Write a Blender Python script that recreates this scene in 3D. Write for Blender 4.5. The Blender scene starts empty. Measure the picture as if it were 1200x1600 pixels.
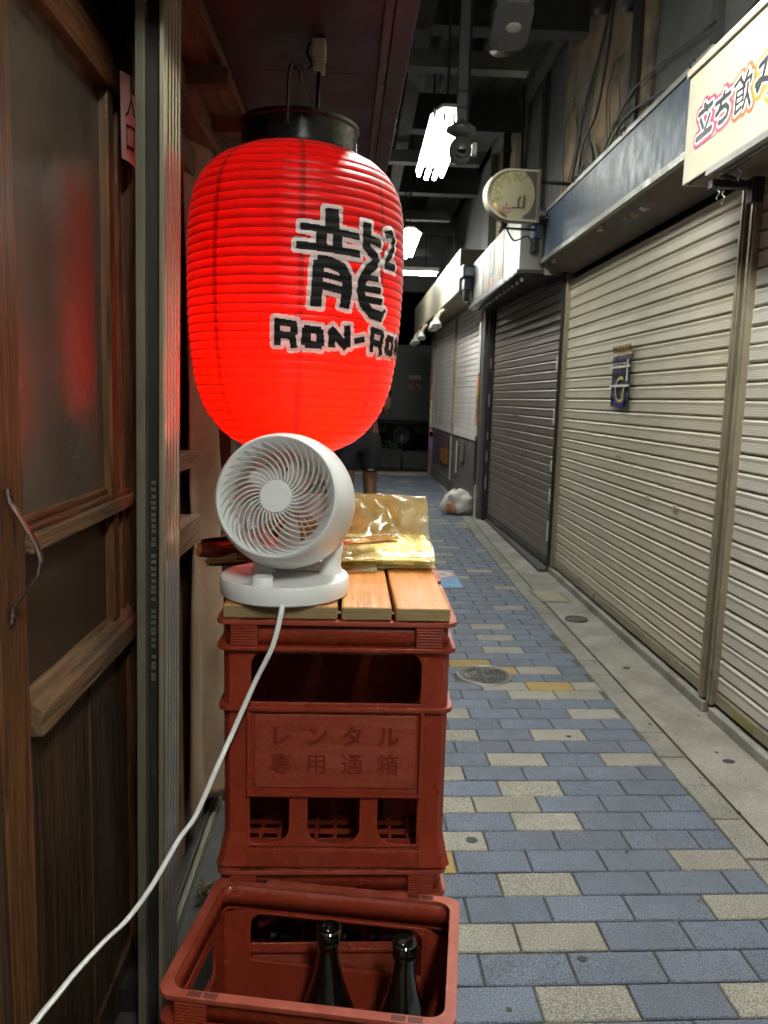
import bpy, bmesh, math, random
import numpy as np
from mathutils import Vector, Matrix, Euler, noise as mnoise
rnd = random.Random(11)
rad = math.radians
SC = bpy.context.scene
COL = SC.collection

# ------------------------------------------------------------ camera, world, exposure
cd = bpy.data.cameras.new('camera')
cam = bpy.data.objects.new('camera', cd); COL.objects.link(cam)
yaw, pit, rol = rad(2.3), rad(8.4), rad(1.5)
fw = Vector((math.sin(yaw)*math.cos(pit), math.cos(yaw)*math.cos(pit), -math.sin(pit)))
rt = Vector((math.cos(yaw), -math.sin(yaw), 0)); up = rt.cross(fw)
rt2 = rt*math.cos(rol) + up*math.sin(rol); up2 = -rt*math.sin(rol) + up*math.cos(rol)
mw = Matrix((rt2, up2, -fw)).transposed().to_4x4(); mw.translation = (0, 0, 1.2)
cam.matrix_world = mw
cd.sensor_fit = 'HORIZONTAL'; cd.sensor_width = 36; cd.lens = 36
cd.clip_start = .02; cd.clip_end = 300
cd.dof.use_dof = True; cd.dof.focus_distance = 1.45; cd.dof.aperture_fstop = 11
SC.camera = cam
W = bpy.data.worlds.new('World'); SC.world = W; W.use_nodes = True
bg = W.node_tree.nodes['Background']
sky = W.node_tree.nodes.new('ShaderNodeTexSky'); sky.sky_type = 'NISHITA'; sky.sun_disc = False
sky.sun_elevation = rad(1.0); sky.sun_rotation = rad(200)
W.node_tree.links.new(sky.outputs[0], bg.inputs[0]); bg.inputs[1].default_value = .004
vs = SC.view_settings
vs.view_transform = 'Standard'; vs.look = 'None'; vs.exposure = 0.14; vs.gamma = 1; vs.use_curve_mapping = False
SC.render.engine = 'CYCLES'
SC.cycles.use_denoising = True
try: SC.cycles.denoiser = 'OPENIMAGEDENOISE'
except Exception: pass
SC.cycles.max_bounces = 7; SC.cycles.diffuse_bounces = 3; SC.cycles.glossy_bounces = 3; SC.cycles.adaptive_threshold = .02; SC.cycles.transparent_max_bounces = 12
SC.cycles.sample_clamp_indirect = 6
TUBE_STRENGTH = 146.0
BULB_STRENGTH = 50.0

# ------------------------------------------------------------ helpers
class MB:
    def __init__(s): s.v = []; s.f = []
    def box(s, x0, x1, y0, y1, z0, z1, M=None):
        b = len(s.v)
        P = [(x0,y0,z0),(x1,y0,z0),(x1,y1,z0),(x0,y1,z0),(x0,y0,z1),(x1,y0,z1),(x1,y1,z1),(x0,y1,z1)]
        if M is not None: P = [tuple(M @ Vector(p)) for p in P]
        s.v += P
        s.f += [tuple(b+i for i in q) for q in ((0,3,2,1),(4,5,6,7),(0,1,5,4),(1,2,6,5),(2,3,7,6),(3,0,4,7))]
        return s
    def prism(s, poly, x0, x1, axis='x'):
        # poly in the two other axes, extruded along axis
        b = len(s.v); n = len(poly)
        for t in (x0, x1):
            for (a, c) in poly:
                s.v.append({'x': (t, a, c), 'y': (a, t, c), 'z': (a, c, t)}[axis])
        for i in range(n):
            j = (i+1) % n; s.f.append((b+i, b+j, b+n+j, b+n+i))
        s.f.append(tuple(b+i for i in reversed(range(n)))); s.f.append(tuple(b+n+i for i in range(n)))
        return s
    def lathe(s, prof, n=32, M=None, cap=False):
        b = len(s.v); m = len(prof)
        for (r, z) in prof:
            for k in range(n):
                a = 2*math.pi*k/n; p = (r*math.cos(a), r*math.sin(a), z)
                s.v.append(tuple(M @ Vector(p)) if M is not None else p)
        for i in range(m-1):
            for k in range(n):
                k2 = (k+1) % n
                s.f.append((b+i*n+k, b+i*n+k2, b+(i+1)*n+k2, b+(i+1)*n+k))
        if cap:
            s.f.append(tuple(b+k for k in reversed(range(n)))); s.f.append(tuple(b+(m-1)*n+k for k in range(n)))
        return s
    def tube(s, pts, r, n=8, cap=True):
        pts = [Vector(p) for p in pts]; b = len(s.v); m = len(pts)
        rr = r if isinstance(r, (list, tuple)) else [r]*m
        t0 = (pts[1]-pts[0]).normalized()
        ref = Vector((0,0,1)) if abs(t0.z) < .9 else Vector((1,0,0))
        u = t0.cross(ref).normalized()
        for i, p in enumerate(pts):
            t = (pts[min(i+1, m-1)] - pts[max(i-1, 0)]).normalized()
            u = (u - t*u.dot(t)).normalized(); w = t.cross(u)
            for k in range(n):
                a = 2*math.pi*k/n
                s.v.append(tuple(p + (u*math.cos(a) + w*math.sin(a))*rr[i]))
        for i in range(m-1):
            for k in range(n):
                k2 = (k+1) % n
                s.f.append((b+i*n+k, b+i*n+k2, b+(i+1)*n+k2, b+(i+1)*n+k))
        if cap:
            s.f.append(tuple(b+k for k in reversed(range(n)))); s.f.append(tuple(b+(m-1)*n+k for k in range(n)))
        return s
    def grid(s, fn, nu, nv):
        b = len(s.v)
        for i in range(nu+1):
            for j in range(nv+1): s.v.append(tuple(fn(i/nu, j/nv)))
        for i in range(nu):
            for j in range(nv):
                a = b+i*(nv+1)+j; s.f.append((a, a+nv+1, a+nv+2, a+1))
        return s
    def mesh(s, name='m'):
        me = bpy.data.meshes.new(name); me.from_pydata(s.v, [], s.f); me.update(); return me
    def build(s, name, mat, parent=None, smooth=False, bevel=0, loc=None, rot=None):
        me = s.mesh(name)
        bm = bmesh.new(); bm.from_mesh(me); bmesh.ops.recalc_face_normals(bm, faces=bm.faces); bm.to_mesh(me); bm.free()
        return obj(name, me, mat, parent, smooth, bevel, loc, rot)

def obj(name, me, mat, parent=None, smooth=False, bevel=0, loc=None, rot=None):
    if mat is not None and not me.materials: me.materials.append(MAT[mat])
    o = bpy.data.objects.new(name, me); COL.objects.link(o)
    if parent is not None: o.parent = parent
    if smooth:
        me.polygons.foreach_set('use_smooth', [True]*len(me.polygons))
        if smooth == 'auto': me.set_sharp_from_angle(angle=rad(40))
    if bevel:
        m = o.modifiers.new('bevel', 'BEVEL'); m.width = bevel; m.segments = 2; m.limit_method = 'ANGLE'; m.angle_limit = rad(40)
    if loc is not None: o.location = loc
    if rot is not None: o.rotation_euler = rot
    return o

def thing(name, label, cat, loc=(0,0,0), rot=(0,0,0), group=None):
    o = bpy.data.objects.new(name, None); COL.objects.link(o); o.empty_display_size = .1
    o.location = loc; o.rotation_euler = rot
    return tag(o, label, cat, group)
def tag(o, label=None, cat=None, group=None, kind=None):
    if label: o['label'] = label
    if cat: o['category'] = cat
    if group: o['group'] = group
    if kind: o['kind'] = kind
    return o
def struct(o): o['kind'] = 'structure'; return o
def copy_tree(o, parent=None):
    c = o.copy(); COL.objects.link(c)
    if parent is not None: c.parent = parent
    for ch in list(o.children): copy_tree(ch, c)
    return c
def curve_mesh(cu):
    t = bpy.data.objects.new('tmp', cu); COL.objects.link(t)
    dg = bpy.context.evaluated_depsgraph_get()
    me = bpy.data.meshes.new_from_object(t.evaluated_get(dg)); bpy.data.objects.remove(t); bpy.data.curves.remove(cu)
    return me
def plate(loops, thick):
    # outline and holes in (x, y) as polygons -> solid plate lying in xy, centred on z
    cu = bpy.data.curves.new('c', 'CURVE'); cu.dimensions = '2D'; cu.fill_mode = 'BOTH'; cu.extrude = thick/2
    for L in loops:
        sp = cu.splines.new('POLY'); sp.points.add(len(L)-1); sp.use_cyclic_u = True
        for p, q in zip(sp.points, L): p.co = (q[0], q[1], 0, 1)
    return curve_mesh(cu)
def text_mesh(s, size, extrude=.0005, offset=0.0, align='CENTER'):
    cu = bpy.data.curves.new('t', 'FONT'); cu.body = s; cu.size = size; cu.extrude = extrude; cu.offset = offset
    cu.align_x = align; cu.align_y = 'CENTER'; cu.resolution_u = 4
    return curve_mesh(cu)
def rrect(x0, x1, y0, y1, r, n=4, corners=(1,1,1,1)):
    out = []
    for i, (cx, cy, a) in enumerate(((x1-r, y0+r, -90), (x1-r, y1-r, 0), (x0+r, y1-r, 90), (x0+r, y0+r, 180))):
        if corners[i]:
            out += [(cx+r*math.cos(rad(a+90*k/n)), cy+r*math.sin(rad(a+90*k/n))) for k in range(n+1)]
        else:
            out.append(((x1, y0), (x1, y1), (x0, y1), (x0, y0))[i])
    return out
def stroke_patch(strokes, grow, cell, fn, square=False):
    """grid cells within reach of any brush stroke, mapped by fn(u, v) to space"""
    U = [p[0] for s, w in strokes for p in s]; V = [p[1] for s, w in strokes for p in s]
    wm = max(w for s, w in strokes) + grow + cell
    u0, u1, v0, v1 = min(U)-wm, max(U)+wm, min(V)-wm, max(V)+wm
    nu, nv = int((u1-u0)/cell)+1, int((v1-v0)/cell)+1
    uu = u0+(np.arange(nu)+.5)*cell; vv = v0+(np.arange(nv)+.5)*cell
    A, B = np.meshgrid(uu, vv, indexing='ij'); inside = np.zeros(A.shape, bool)
    for s, w in strokes:
        for (a, b), (c, d) in zip(s[:-1], s[1:]):
            l2 = (c-a)**2+(d-b)**2+1e-12
            t = np.clip(((A-a)*(c-a)+(B-b)*(d-b))/l2, 0, 1)
            # square-ended brush: chebyshev-like mix keeps corners firm
            D = np.hypot(A-a-t*(c-a), B-b-t*(d-b))
            if square:
                l = math.sqrt(l2); al = ((A-a)*(c-a)+(B-b)*(d-b))/l; pe = np.abs((A-a)*(d-b)-(B-b)*(c-a))/l
                e = w*.25   # blunt square brush ends
                ox = np.maximum(0, np.maximum(-al, al-l)-e); oy = np.maximum(0, pe-w)
                inside |= np.hypot(ox, oy) < max(grow, 1e-5)
                if (a, b) != tuple(s[0]): inside |= np.hypot(A-a, B-b) < w+grow
            else: inside |= D < w+grow
    mb = MB(); idx = {}
    def vid(i, j):
        if (i, j) not in idx:
            idx[(i, j)] = len(mb.v); mb.v.append(fn(u0+i*cell, v0+j*cell))
        return idx[(i, j)]
    for i, j in zip(*np.nonzero(inside)):
        mb.f.append((vid(i, j), vid(i+1, j), vid(i+1, j+1), vid(i, j+1)))
    return mb
def lerp(a, b, t): return a+(b-a)*t
def interp(x, xs, ys): return float(np.interp(x, xs, ys))
def nz(x, y, z, s=1.0): return mnoise.noise(Vector((x*s, y*s, z*s)))

# ------------------------------------------------------------ materials
MAT = {}
def M(name, col, rough=.5, metal=0, col2=None, scale=6, detail=5, bump=0, bscale=60, stretch=(1,1,1), coat=0, spec=.5,
      speck=0, sscale=350, dirt=0, dcol=(.02,.018,.015), dscale=3, trans=0, rvar=.12, contrast=.25, rand=0, emis=None, estr=0, coord='pos', ior=1.45, alpha=1, dstretch=None):
    m = bpy.data.materials.new(name); m.use_nodes = True; MAT[name] = m
    nt = m.node_tree; N = nt.nodes; L = nt.links; b = N['Principled BSDF']
    b.inputs['Base Color'].default_value = (*col, 1); b.inputs['Roughness'].default_value = rough
    b.inputs['Metallic'].default_value = metal; b.inputs['Coat Weight'].default_value = coat; b.inputs['Coat Roughness'].default_value = .08
    b.inputs['Specular IOR Level'].default_value = spec; b.inputs['Transmission Weight'].default_value = trans; b.inputs['IOR'].default_value = ior
    b.inputs['Alpha'].default_value = alpha
    if emis: b.inputs['Emission Color'].default_value = (*emis, 1); b.inputs['Emission Strength'].default_value = estr; return m
    if coord == 'pos': src = N.new('ShaderNodeNewGeometry').outputs['Position']
    else: src = N.new('ShaderNodeTexCoord').outputs['Object']
    mp = N.new('ShaderNodeMapping'); L.new(src, mp.inputs[0]); mp.inputs['Scale'].default_value = stretch
    vec = mp.outputs[0]
    def noise(sc, det=5, v=vec, ro=.6):
        n = N.new('ShaderNodeTexNoise'); n.inputs['Scale'].default_value = sc; n.inputs['Detail'].default_value = det; n.inputs['Roughness'].default_value = ro
        L.new(v, n.inputs['Vector']); return n.outputs['Fac']
    def mixc(f, a, c, mode='MIX'):
        x = N.new('ShaderNodeMix'); x.data_type = 'RGBA'; x.blend_type = mode
        for sock, val in ((x.inputs[0], f), (x.inputs[6], a), (x.inputs[7], c)):
            if hasattr(val, 'links') : L.new(val, sock)
            elif isinstance(val, tuple): sock.default_value = (*val, 1)
            else: sock.default_value = val
        return x.outputs[2]
    def ramp(f, lo, hi):
        r = N.new('ShaderNodeMapRange'); L.new(f, r.inputs[0]); r.inputs[1].default_value = lo; r.inputs[2].default_value = hi; return r.outputs[0]
    c2 = col2 if col2 else tuple(x*.72 for x in col)
    n1 = noise(scale, detail)
    c = mixc(ramp(n1, .5-contrast, .5+contrast), c2, col)
    if speck:
        n2 = noise(sscale, 2, src, .5)
        g = ramp(n2, .35, .65)
        mm = N.new('ShaderNodeMix'); mm.data_type = 'FLOAT'; L.new(g, mm.inputs[0]); mm.inputs[2].default_value = 1-speck; mm.inputs[3].default_value = 1+speck
        cc = N.new('ShaderNodeVectorMath'); cc.operation = 'SCALE'; L.new(c, cc.inputs[0]); L.new(mm.outputs[0], cc.inputs['Scale']); c = cc.outputs[0]
    if dirt:
        v2 = src
        if dstretch:
            mp2 = N.new('ShaderNodeMapping'); L.new(src, mp2.inputs[0]); mp2.inputs['Scale'].default_value = dstretch; v2 = mp2.outputs[0]
        n3 = noise(dscale, 7, v2, .65)
        f = ramp(n3, .45, .75)
        k = N.new('ShaderNodeMath'); k.operation = 'MULTIPLY'; L.new(f, k.inputs[0]); k.inputs[1].default_value = dirt
        c = mixc(k.outputs[0], c, dcol)
    if rand:
        oi = N.new('ShaderNodeObjectInfo'); r = N.new('ShaderNodeMapRange'); L.new(oi.outputs['Random'], r.inputs[0]); r.inputs[3].default_value = 1-rand; r.inputs[4].default_value = 1+rand
        cc = N.new('ShaderNodeVectorMath'); cc.operation = 'SCALE'; L.new(c, cc.inputs[0]); L.new(r.outputs[0], cc.inputs['Scale']); c = cc.outputs[0]
    L.new(c, b.inputs['Base Color'])
    if rvar:
        r = N.new('ShaderNodeMapRange'); L.new(noise(scale*1.7+1, 4), r.inputs[0]); r.inputs[1].default_value = .3; r.inputs[2].default_value = .7
        r.inputs[3].default_value = max(.02, rough-rvar); r.inputs[4].default_value = min(1, rough+rvar); L.new(r.outputs[0], b.inputs['Roughness'])
    if bump:
        bp = N.new('ShaderNodeBump'); bp.inputs['Strength'].default_value = bump; bp.inputs['Distance'].default_value = .004
        L.new(noise(bscale, 6), bp.inputs['Height']); L.new(bp.outputs[0], b.inputs['Normal'])
    return m

M('paver_blue', (.118,.137,.183), .62, col2=(.090,.107,.145), scale=9, speck=.62, sscale=330, bump=.35, bscale=330, rand=.13, dirt=.5, dcol=(.07,.07,.068), dscale=1.7)
M('paver_beige', (.275,.258,.220), .68, col2=(.215,.20,.172), scale=9, speck=.6, sscale=330, bump=.35, bscale=330, rand=.10, dirt=.3, dcol=(.10,.09,.07), dscale=2.4)
M('paver_ochre', (.34,.225,.075), .68, col2=(.26,.17,.06), scale=9, speck=.4, sscale=330, bump=.35, bscale=330, rand=.08, dirt=.25, dscale=2.4)
M('joint_sand', (.095,.088,.068), .95, col2=(.06,.057,.043), scale=30, bump=.5, bscale=200)
M('edging', (.245,.232,.200), .75, col2=(.18,.17,.147), scale=8, speck=.4, sscale=260, bump=.3, bscale=260, rand=.08, dirt=.4, dcol=(.07,.065,.05), dscale=3)
M('concrete', (.33,.31,.27), .72, col2=(.19,.178,.155), scale=4.5, detail=9, speck=.2, sscale=200, bump=.5, bscale=60, dirt=.9, dcol=(.075,.068,.056), dscale=1.7)
M('gum', (.035,.035,.035), .7)
M('gutter', (.024,.025,.024), .8, col2=(.035,.034,.030), scale=6, bump=.4, bscale=50, speck=.2, sscale=160)
M('asphalt', (.035,.035,.036), .85, speck=.3, sscale=150, bump=.3, bscale=120)
M('cast_iron', (.09,.088,.082), .42, metal=.7, col2=(.14,.135,.125), scale=40, bump=.3, bscale=120)
M('steel_rim', (.33,.32,.30), .4, metal=.7)
M('drain_plate', (.45,.42,.30), .5, metal=.3, col2=(.33,.30,.20), scale=20)
def wood(name, c, c2, rough=.5, stretch=(1,1,.06), scale=38, bump=.6, dirt=.45, coat=0, dcol=(.012,.009,.007), contrast=.2, spec=.4):
    M(name, c, rough, col2=c2, scale=scale, detail=8, stretch=stretch, bump=bump, bscale=scale*2.2, dirt=dirt, dcol=dcol, dscale=2.6, coat=coat, contrast=contrast, spec=spec)
wood('old_wood_v', (.21,.088,.030), (.022,.010,.005), .46, scale=100, bump=.8)
wood('old_wood_h', (.23,.098,.033), (.036,.015,.007), .43, stretch=(1,.06,1), scale=100, bump=.8)
wood('weathered_rail', (.27,.165,.08), (.06,.034,.018), .6, stretch=(1,.04,1), scale=130, bump=.9)
wood('dark_panel', (.11,.058,.026), (.010,.007,.005), .5, scale=75, bump=.9)
wood('beam_wood', (.15,.085,.042), (.055,.030,.017), .6, stretch=(1,.06,1), scale=30)
wood('deck_wood', (.58,.29,.095), (.38,.165,.048), .42, stretch=(1,.05,1), scale=80, bump=.3, dirt=.12, dcol=(.20,.12,.06), contrast=.3)
wood('deck_end', (.34,.25,.12), (.20,.14,.065), .7, stretch=(.12,1,1), scale=90, bump=.4, dirt=.2)
M('frosted_glass', (.125,.100,.076), .24, col2=(.080,.062,.047), scale=2.2, bump=.04, bscale=14, rvar=.04, spec=1.0, dirt=.4, dcol=(.12,.10,.08), dscale=2)
M('pebbled_glass', (.060,.040,.020), .16, col2=(.035,.022,.012), scale=4, bump=1.0, bscale=300, rvar=.05, spec=.7)
M('aluminium', (.62,.57,.44), .20, metal=.7, col2=(.56,.505,.385), scale=4, stretch=(1,1,.1), dirt=.3, dcol=(.10,.09,.07), dscale=9, dstretch=(1,1,.25))
M('aluminium_dull', (.17,.16,.115), .45, metal=.2, col2=(.12,.11,.08), scale=5, stretch=(1,1,.2), dirt=.5, dcol=(.03,.03,.022), dscale=14, dstretch=(1,1,.4))
M('dark_channel', (.03,.03,.025), .5, metal=.2, dirt=.4, dscale=12)
M('handle_steel', (.34,.32,.30), .25, metal=.9)
M('paper_pink', (.60,.42,.40), .8, scale=30, col2=(.54,.37,.35))
M('ink', (.008,.008,.009), .6, spec=.25)
M('cloth_beige', (.30,.205,.125), .7, col2=(.13,.085,.05), scale=5, stretch=(1,1,.5), bump=.4, bscale=25, dirt=.5, dcol=(.10,.06,.035), dscale=4)
M('eave_red', (.060,.013,.013), .4, col2=(.038,.010,.010), scale=5, dirt=.4, dcol=(.02,.012,.012), dscale=4, bump=.15, bscale=40)
M('eave_trim', (.085,.020,.018), .35, col2=(.05,.014,.012), scale=9, stretch=(1,.2,1))
M('black_plastic', (.008,.008,.009), .28, rvar=.06, spec=.5)
M('black_wire', (.012,.012,.012), .35)
M('socket_beige', (.50,.40,.28), .4)
M('crate_red', (.25,.033,.013), .30, col2=(.205,.025,.010), scale=7, bump=.08, bscale=90, dirt=.22, dcol=(.30,.075,.045), dscale=11, speck=.06, sscale=160, rvar=.1, spec=.45)
M('crate_letter', (.185,.021,.009), .45, rvar=.05)
M('crate_worn', (.33,.075,.045), .5, col2=(.23,.028,.011), scale=30, contrast=.2, bump=.15, bscale=120)
M('bottle_glass', (.004,.005,.004), .06, spec=.9, rvar=.03, coat=1)
M('crate_panel', (.25,.040,.020), .48, col2=(.21,.028,.012), scale=9, bump=.1, bscale=140, dirt=.4, dcol=(.36,.12,.085), dscale=3, dstretch=(3,1,34), speck=.12, sscale=200)
M('pocket_shade', (.09,.012,.006), .6)
M('pink_plastic', (.50,.10,.15), .4)
M('fan_white', (.84,.84,.83), .34, col2=(.77,.77,.76), scale=3, rvar=.06, spec=.45)
M('fan_grey', (.76,.72,.71), .4, rvar=.05)
M('fan_mark', (.42,.42,.42), .5)
M('cord_white', (.86,.86,.84), .34)
M('nail', (.10,.07,.05), .4, metal=.6)
M('slat_beige', (.54,.48,.375), .48, metal=.05, col2=(.47,.415,.325), scale=3, bump=.04, bscale=60, dirt=.25, dcol=(.26,.21,.14), dscale=1.6, dstretch=(1,1,.5), rand=.04)
M('slat_grey', (.54,.505,.44), .48, metal=.05, col2=(.47,.44,.38), scale=3, bump=.04, bscale=60, dirt=.3, dcol=(.25,.215,.17), dscale=1.8, dstretch=(1,1,.5), rand=.04)
M('slat_brown', (.185,.148,.126), .42, metal=.1, col2=(.155,.123,.104), scale=2, dirt=.12, dcol=(.05,.042,.036), dscale=1.5, rand=.05, rvar=.04)
M('slat_pale', (.78,.73,.70), .4, metal=.1, col2=(.70,.65,.62), scale=4, dirt=.2, dcol=(.15,.09,.09), dscale=3, dstretch=(1,1,.35), rand=.05)
M('rail_metal', (.36,.31,.22), .36, metal=.5, col2=(.28,.24,.17), scale=6, stretch=(1,1,.15), dirt=.35, dscale=8)
M('rail_dark', (.05,.045,.04), .4, metal=.5, dirt=.3, dscale=6)
M('sign_cream', (.40,.365,.275), .5, col2=(.36,.325,.24), scale=3, dirt=.3, dcol=(.36,.28,.15), dscale=2.6)
M('sign_white', (.26,.255,.235), .45, col2=(.22,.215,.195), scale=3, dirt=.35, dcol=(.30,.25,.16), dscale=2.6)
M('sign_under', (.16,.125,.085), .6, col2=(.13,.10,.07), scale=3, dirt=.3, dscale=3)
M('sign_black', (.03,.028,.027), .45)
M('blue_panel', (.036,.050,.080), .44, col2=(.048,.058,.076), scale=9, bump=.45, bscale=55, stretch=(1,1,.6), rvar=.1, spec=.22, dirt=.25, dcol=(.075,.085,.10), dscale=6)
M('trim_grey', (.28,.27,.23), .45, metal=.3, dirt=.5, dscale=7)
M('outline_white', (.80,.78,.74), .5)
M('ink_charcoal', (.025,.025,.027), .5)
M('pink_a', (.42,.028,.10), .5); M('pink_b', (.48,.06,.11), .5); M('coral', (.52,.13,.055), .5); M('amber', (.54,.25,.025), .5)
M('sticker_red', (.62,.16,.13), .5, col2=(.70,.40,.36), scale=60, contrast=.05); M('sticker_blue', (.16,.36,.60), .5)
M('poster_dark', (.018,.018,.030), .3, col2=(.035,.04,.075), scale=14, coat=.5); M('poster_gold', (.34,.22,.05), .4, col2=(.05,.03,.015), scale=80, contrast=.06)
M('poster_yellow', (.62,.50,.16), .4); M('poster_blue', (.03,.06,.26), .35, col2=(.02,.03,.12), scale=40)
M('orange_print', (.26,.075,.010), .5, col2=(.32,.16,.03), scale=45, contrast=.08); M('yellow_print', (.33,.21,.006), .5); M('sky_print', (.03,.10,.28), .5, col2=(.18,.25,.34), scale=50, contrast=.07)
M('red_print', (.60,.06,.05), .5, col2=(.68,.30,.22), scale=60, contrast=.06); M('white_print', (.62,.60,.55), .5, col2=(.58,.55,.5), scale=30)
M('violet_print', (.20,.09,.26), .5)
M('wall_brown', (.20,.13,.062), .85, col2=(.036,.028,.020), scale=4.5, detail=12, bump=1.0, bscale=16, dirt=.95, dcol=(.045,.043,.039), dscale=2.6, contrast=.15)
M('wall_grey', (.075,.073,.067), .75, col2=(.048,.047,.043), scale=2, detail=8, bump=.5, bscale=20, dirt=.5, dcol=(.025,.024,.022), dscale=1.7)
M('wall_dark', (.050,.048,.045), .7, col2=(.035,.034,.032), scale=3, bump=.3, bscale=20, dirt=.3)
M('ceil_board', (.060,.056,.040), .9, col2=(.032,.030,.023), scale=1.7, detail=7, dirt=.5, dcol=(.03,.028,.022), dscale=2)
M('ceil_dark', (.035,.036,.034), .85, col2=(.024,.025,.024), scale=2)
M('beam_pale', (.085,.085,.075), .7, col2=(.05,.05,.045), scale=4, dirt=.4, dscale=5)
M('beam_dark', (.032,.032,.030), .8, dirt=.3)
M('pole_grey', (.12,.12,.108), .55, metal=.2, col2=(.09,.09,.082), scale=8)
M('lamp_white', (.70,.70,.66), .4)
M('tube', (1,1,1), emis=(.96,1.0,.93), estr=TUBE_STRENGTH)
M('tube_dim_low', (1,1,1), emis=(.96,1.0,.93), estr=TUBE_STRENGTH*.33)  # dimmed so the signs close to this lamp don't burn out
M('tube_dim_mid', (1,1,1), emis=(.96,1.0,.93), estr=TUBE_STRENGTH*.7)  # dimmed less, to hold back the long sign beside it
M('camera_grey', (.10,.10,.098), .35); M('lens', (.006,.006,.008), .05, spec=.9, coat=1); M('camera_white', (.42,.42,.38), .45)
M('moon_sign', (.30,.275,.19), .45, col2=(.27,.24,.14), scale=4, dirt=.25, dcol=(.22,.18,.08), dscale=5)
M('leaf_print', (.17,.17,.055), .5, col2=(.24,.21,.06), scale=50); M('shadow_print', (.075,.068,.06), .5); M('rust', (.24,.11,.04), .8, col2=(.36,.24,.11), scale=30)
M('flood_blue', (.075,.095,.13), .35, col2=(.055,.07,.10), scale=10); M('flood_glass', (.25,.30,.34), .1, spec=.8)
M('spot_white', (.60,.58,.52), .35)
M('tile_wall', (.145,.130,.125), .5, col2=(.115,.102,.098), scale=6, rand=.10, bump=.15, bscale=40, dirt=.3, dscale=3)
M('tile_joint', (.05,.047,.045), .9)
M('purple_post', (.155,.085,.105), .4, col2=(.12,.065,.08), scale=6)
M('bag_white', (.66,.64,.60), .25, col2=(.60,.58,.54), scale=10, bump=.4, bscale=30, trans=0, spec=.6); M('bag_orange', (.45,.20,.09), .5)
M('skin', (.20,.085,.045), .5); M('cloth_black', (.008,.008,.009), .8, bump=.3, bscale=60); M('cloth_short', (.012,.010,.014), .75, bump=.3, bscale=50); M('hair', (.012,.010,.009), .5); M('shoe', (.03,.03,.03), .6); M('logo_grey', (.3,.3,.3), .5)
M('truck_grey', (.20,.20,.20), .4, col2=(.17,.17,.17), scale=1); M('truck_dark', (.02,.02,.02), .6); M('tyre', (.012,.012,.012), .8); M('truck_mark', (.40,.06,.12), .5, col2=(.55,.30,.36), scale=9, contrast=.08); M('truck_blue', (.04,.08,.14), .5); M('glass_dark', (.01,.012,.015), .05, spec=.8)
M('planter', (.028,.027,.026), .7, dirt=.3); M('leaf', (.05,.075,.02), .5, col2=(.03,.05,.015), scale=20); M('soil', (.03,.022,.015), .9); M('kerb_yellow', (.26,.20,.07), .7, dirt=.6, dcol=(.08,.07,.05), dscale=6)
M('night_wall', (.020,.020,.021), .8); M('plaster_left', (.10,.085,.07), .8, dirt=.4); M('twig', (.16,.11,.06), .8); M('rubber_black', (.02,.02,.02), .6)

# lantern paper: light comes from the bulb inside and is carried through the sheet
def lantern_mat(name, tcol, dcol, rough, tfac, seams=False, gloss=1.45):
    m = bpy.data.materials.new(name); m.use_nodes = True; MAT[name] = m
    N = m.node_tree.nodes; L = m.node_tree.links; N.remove(N['Principled BSDF']); out = N['Material Output']
    d = N.new('ShaderNodeBsdfDiffuse'); t = N.new('ShaderNodeBsdfTranslucent'); g = N.new('ShaderNodeBsdfGlossy')
    d.inputs[0].default_value = (*dcol, 1); t.inputs[0].default_value = (*tcol, 1); g.inputs[1].default_value = rough
    g.inputs[0].default_value = (1, 1, 1, 1)
    if seams:
        tc = N.new('ShaderNodeTexCoord'); sp = N.new('ShaderNodeSeparateXYZ'); L.new(tc.outputs['Object'], sp.inputs[0])
        at = N.new('ShaderNodeMath'); at.operation = 'ARCTAN2'; L.new(sp.outputs[0], at.inputs[0]); L.new(sp.outputs[1], at.inputs[1])
        s1 = N.new('ShaderNodeMath'); s1.operation = 'MULTIPLY_ADD'; L.new(at.outputs[0], s1.inputs[0]); s1.inputs[1].default_value = 8/(2*math.pi); s1.inputs[2].default_value = .18
        fr = N.new('ShaderNodeMath'); fr.operation = 'FRACT'; L.new(s1.outputs[0], fr.inputs[0])
        lt = N.new('ShaderNodeMapRange'); L.new(fr.outputs[0], lt.inputs[0]); lt.inputs[1].default_value = .045; lt.inputs[2].default_value = .085; lt.inputs[3].default_value = .42; lt.inputs[4].default_value = 1
        nn = N.new('ShaderNodeTexNoise'); nn.inputs['Scale'].default_value = 25; nn.inputs['Detail'].default_value = 6; L.new(tc.outputs['Object'], nn.inputs['Vector'])
        mr = N.new('ShaderNodeMapRange'); L.new(nn.outputs[0], mr.inputs[0]); mr.inputs[1].default_value = .3; mr.inputs[2].default_value = .7; mr.inputs[3].default_value = .9; mr.inputs[4].default_value = 1.06
        mu = N.new('ShaderNodeMath'); mu.operation = 'MULTIPLY'; L.new(lt.outputs[0], mu.inputs[0]); L.new(mr.outputs[0], mu.inputs[1])
        vm = N.new('ShaderNodeVectorMath'); vm.operation = 'SCALE'; vm.inputs[0].default_value = tcol; L.new(mu.outputs[0], vm.inputs['Scale']); L.new(vm.outputs[0], t.inputs[0])
    a = N.new('ShaderNodeMixShader'); a.inputs[0].default_value = tfac; L.new(d.outputs[0], a.inputs[1]); L.new(t.outputs[0], a.inputs[2])
    fz = N.new('ShaderNodeFresnel'); fz.inputs[0].default_value = gloss
    c = N.new('ShaderNodeMixShader'); L.new(fz.outputs[0], c.inputs[0]); L.new(a.outputs[0], c.inputs[1]); L.new(g.outputs[0], c.inputs[2])
    L.new(c.outputs[0], out.inputs[0])
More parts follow.
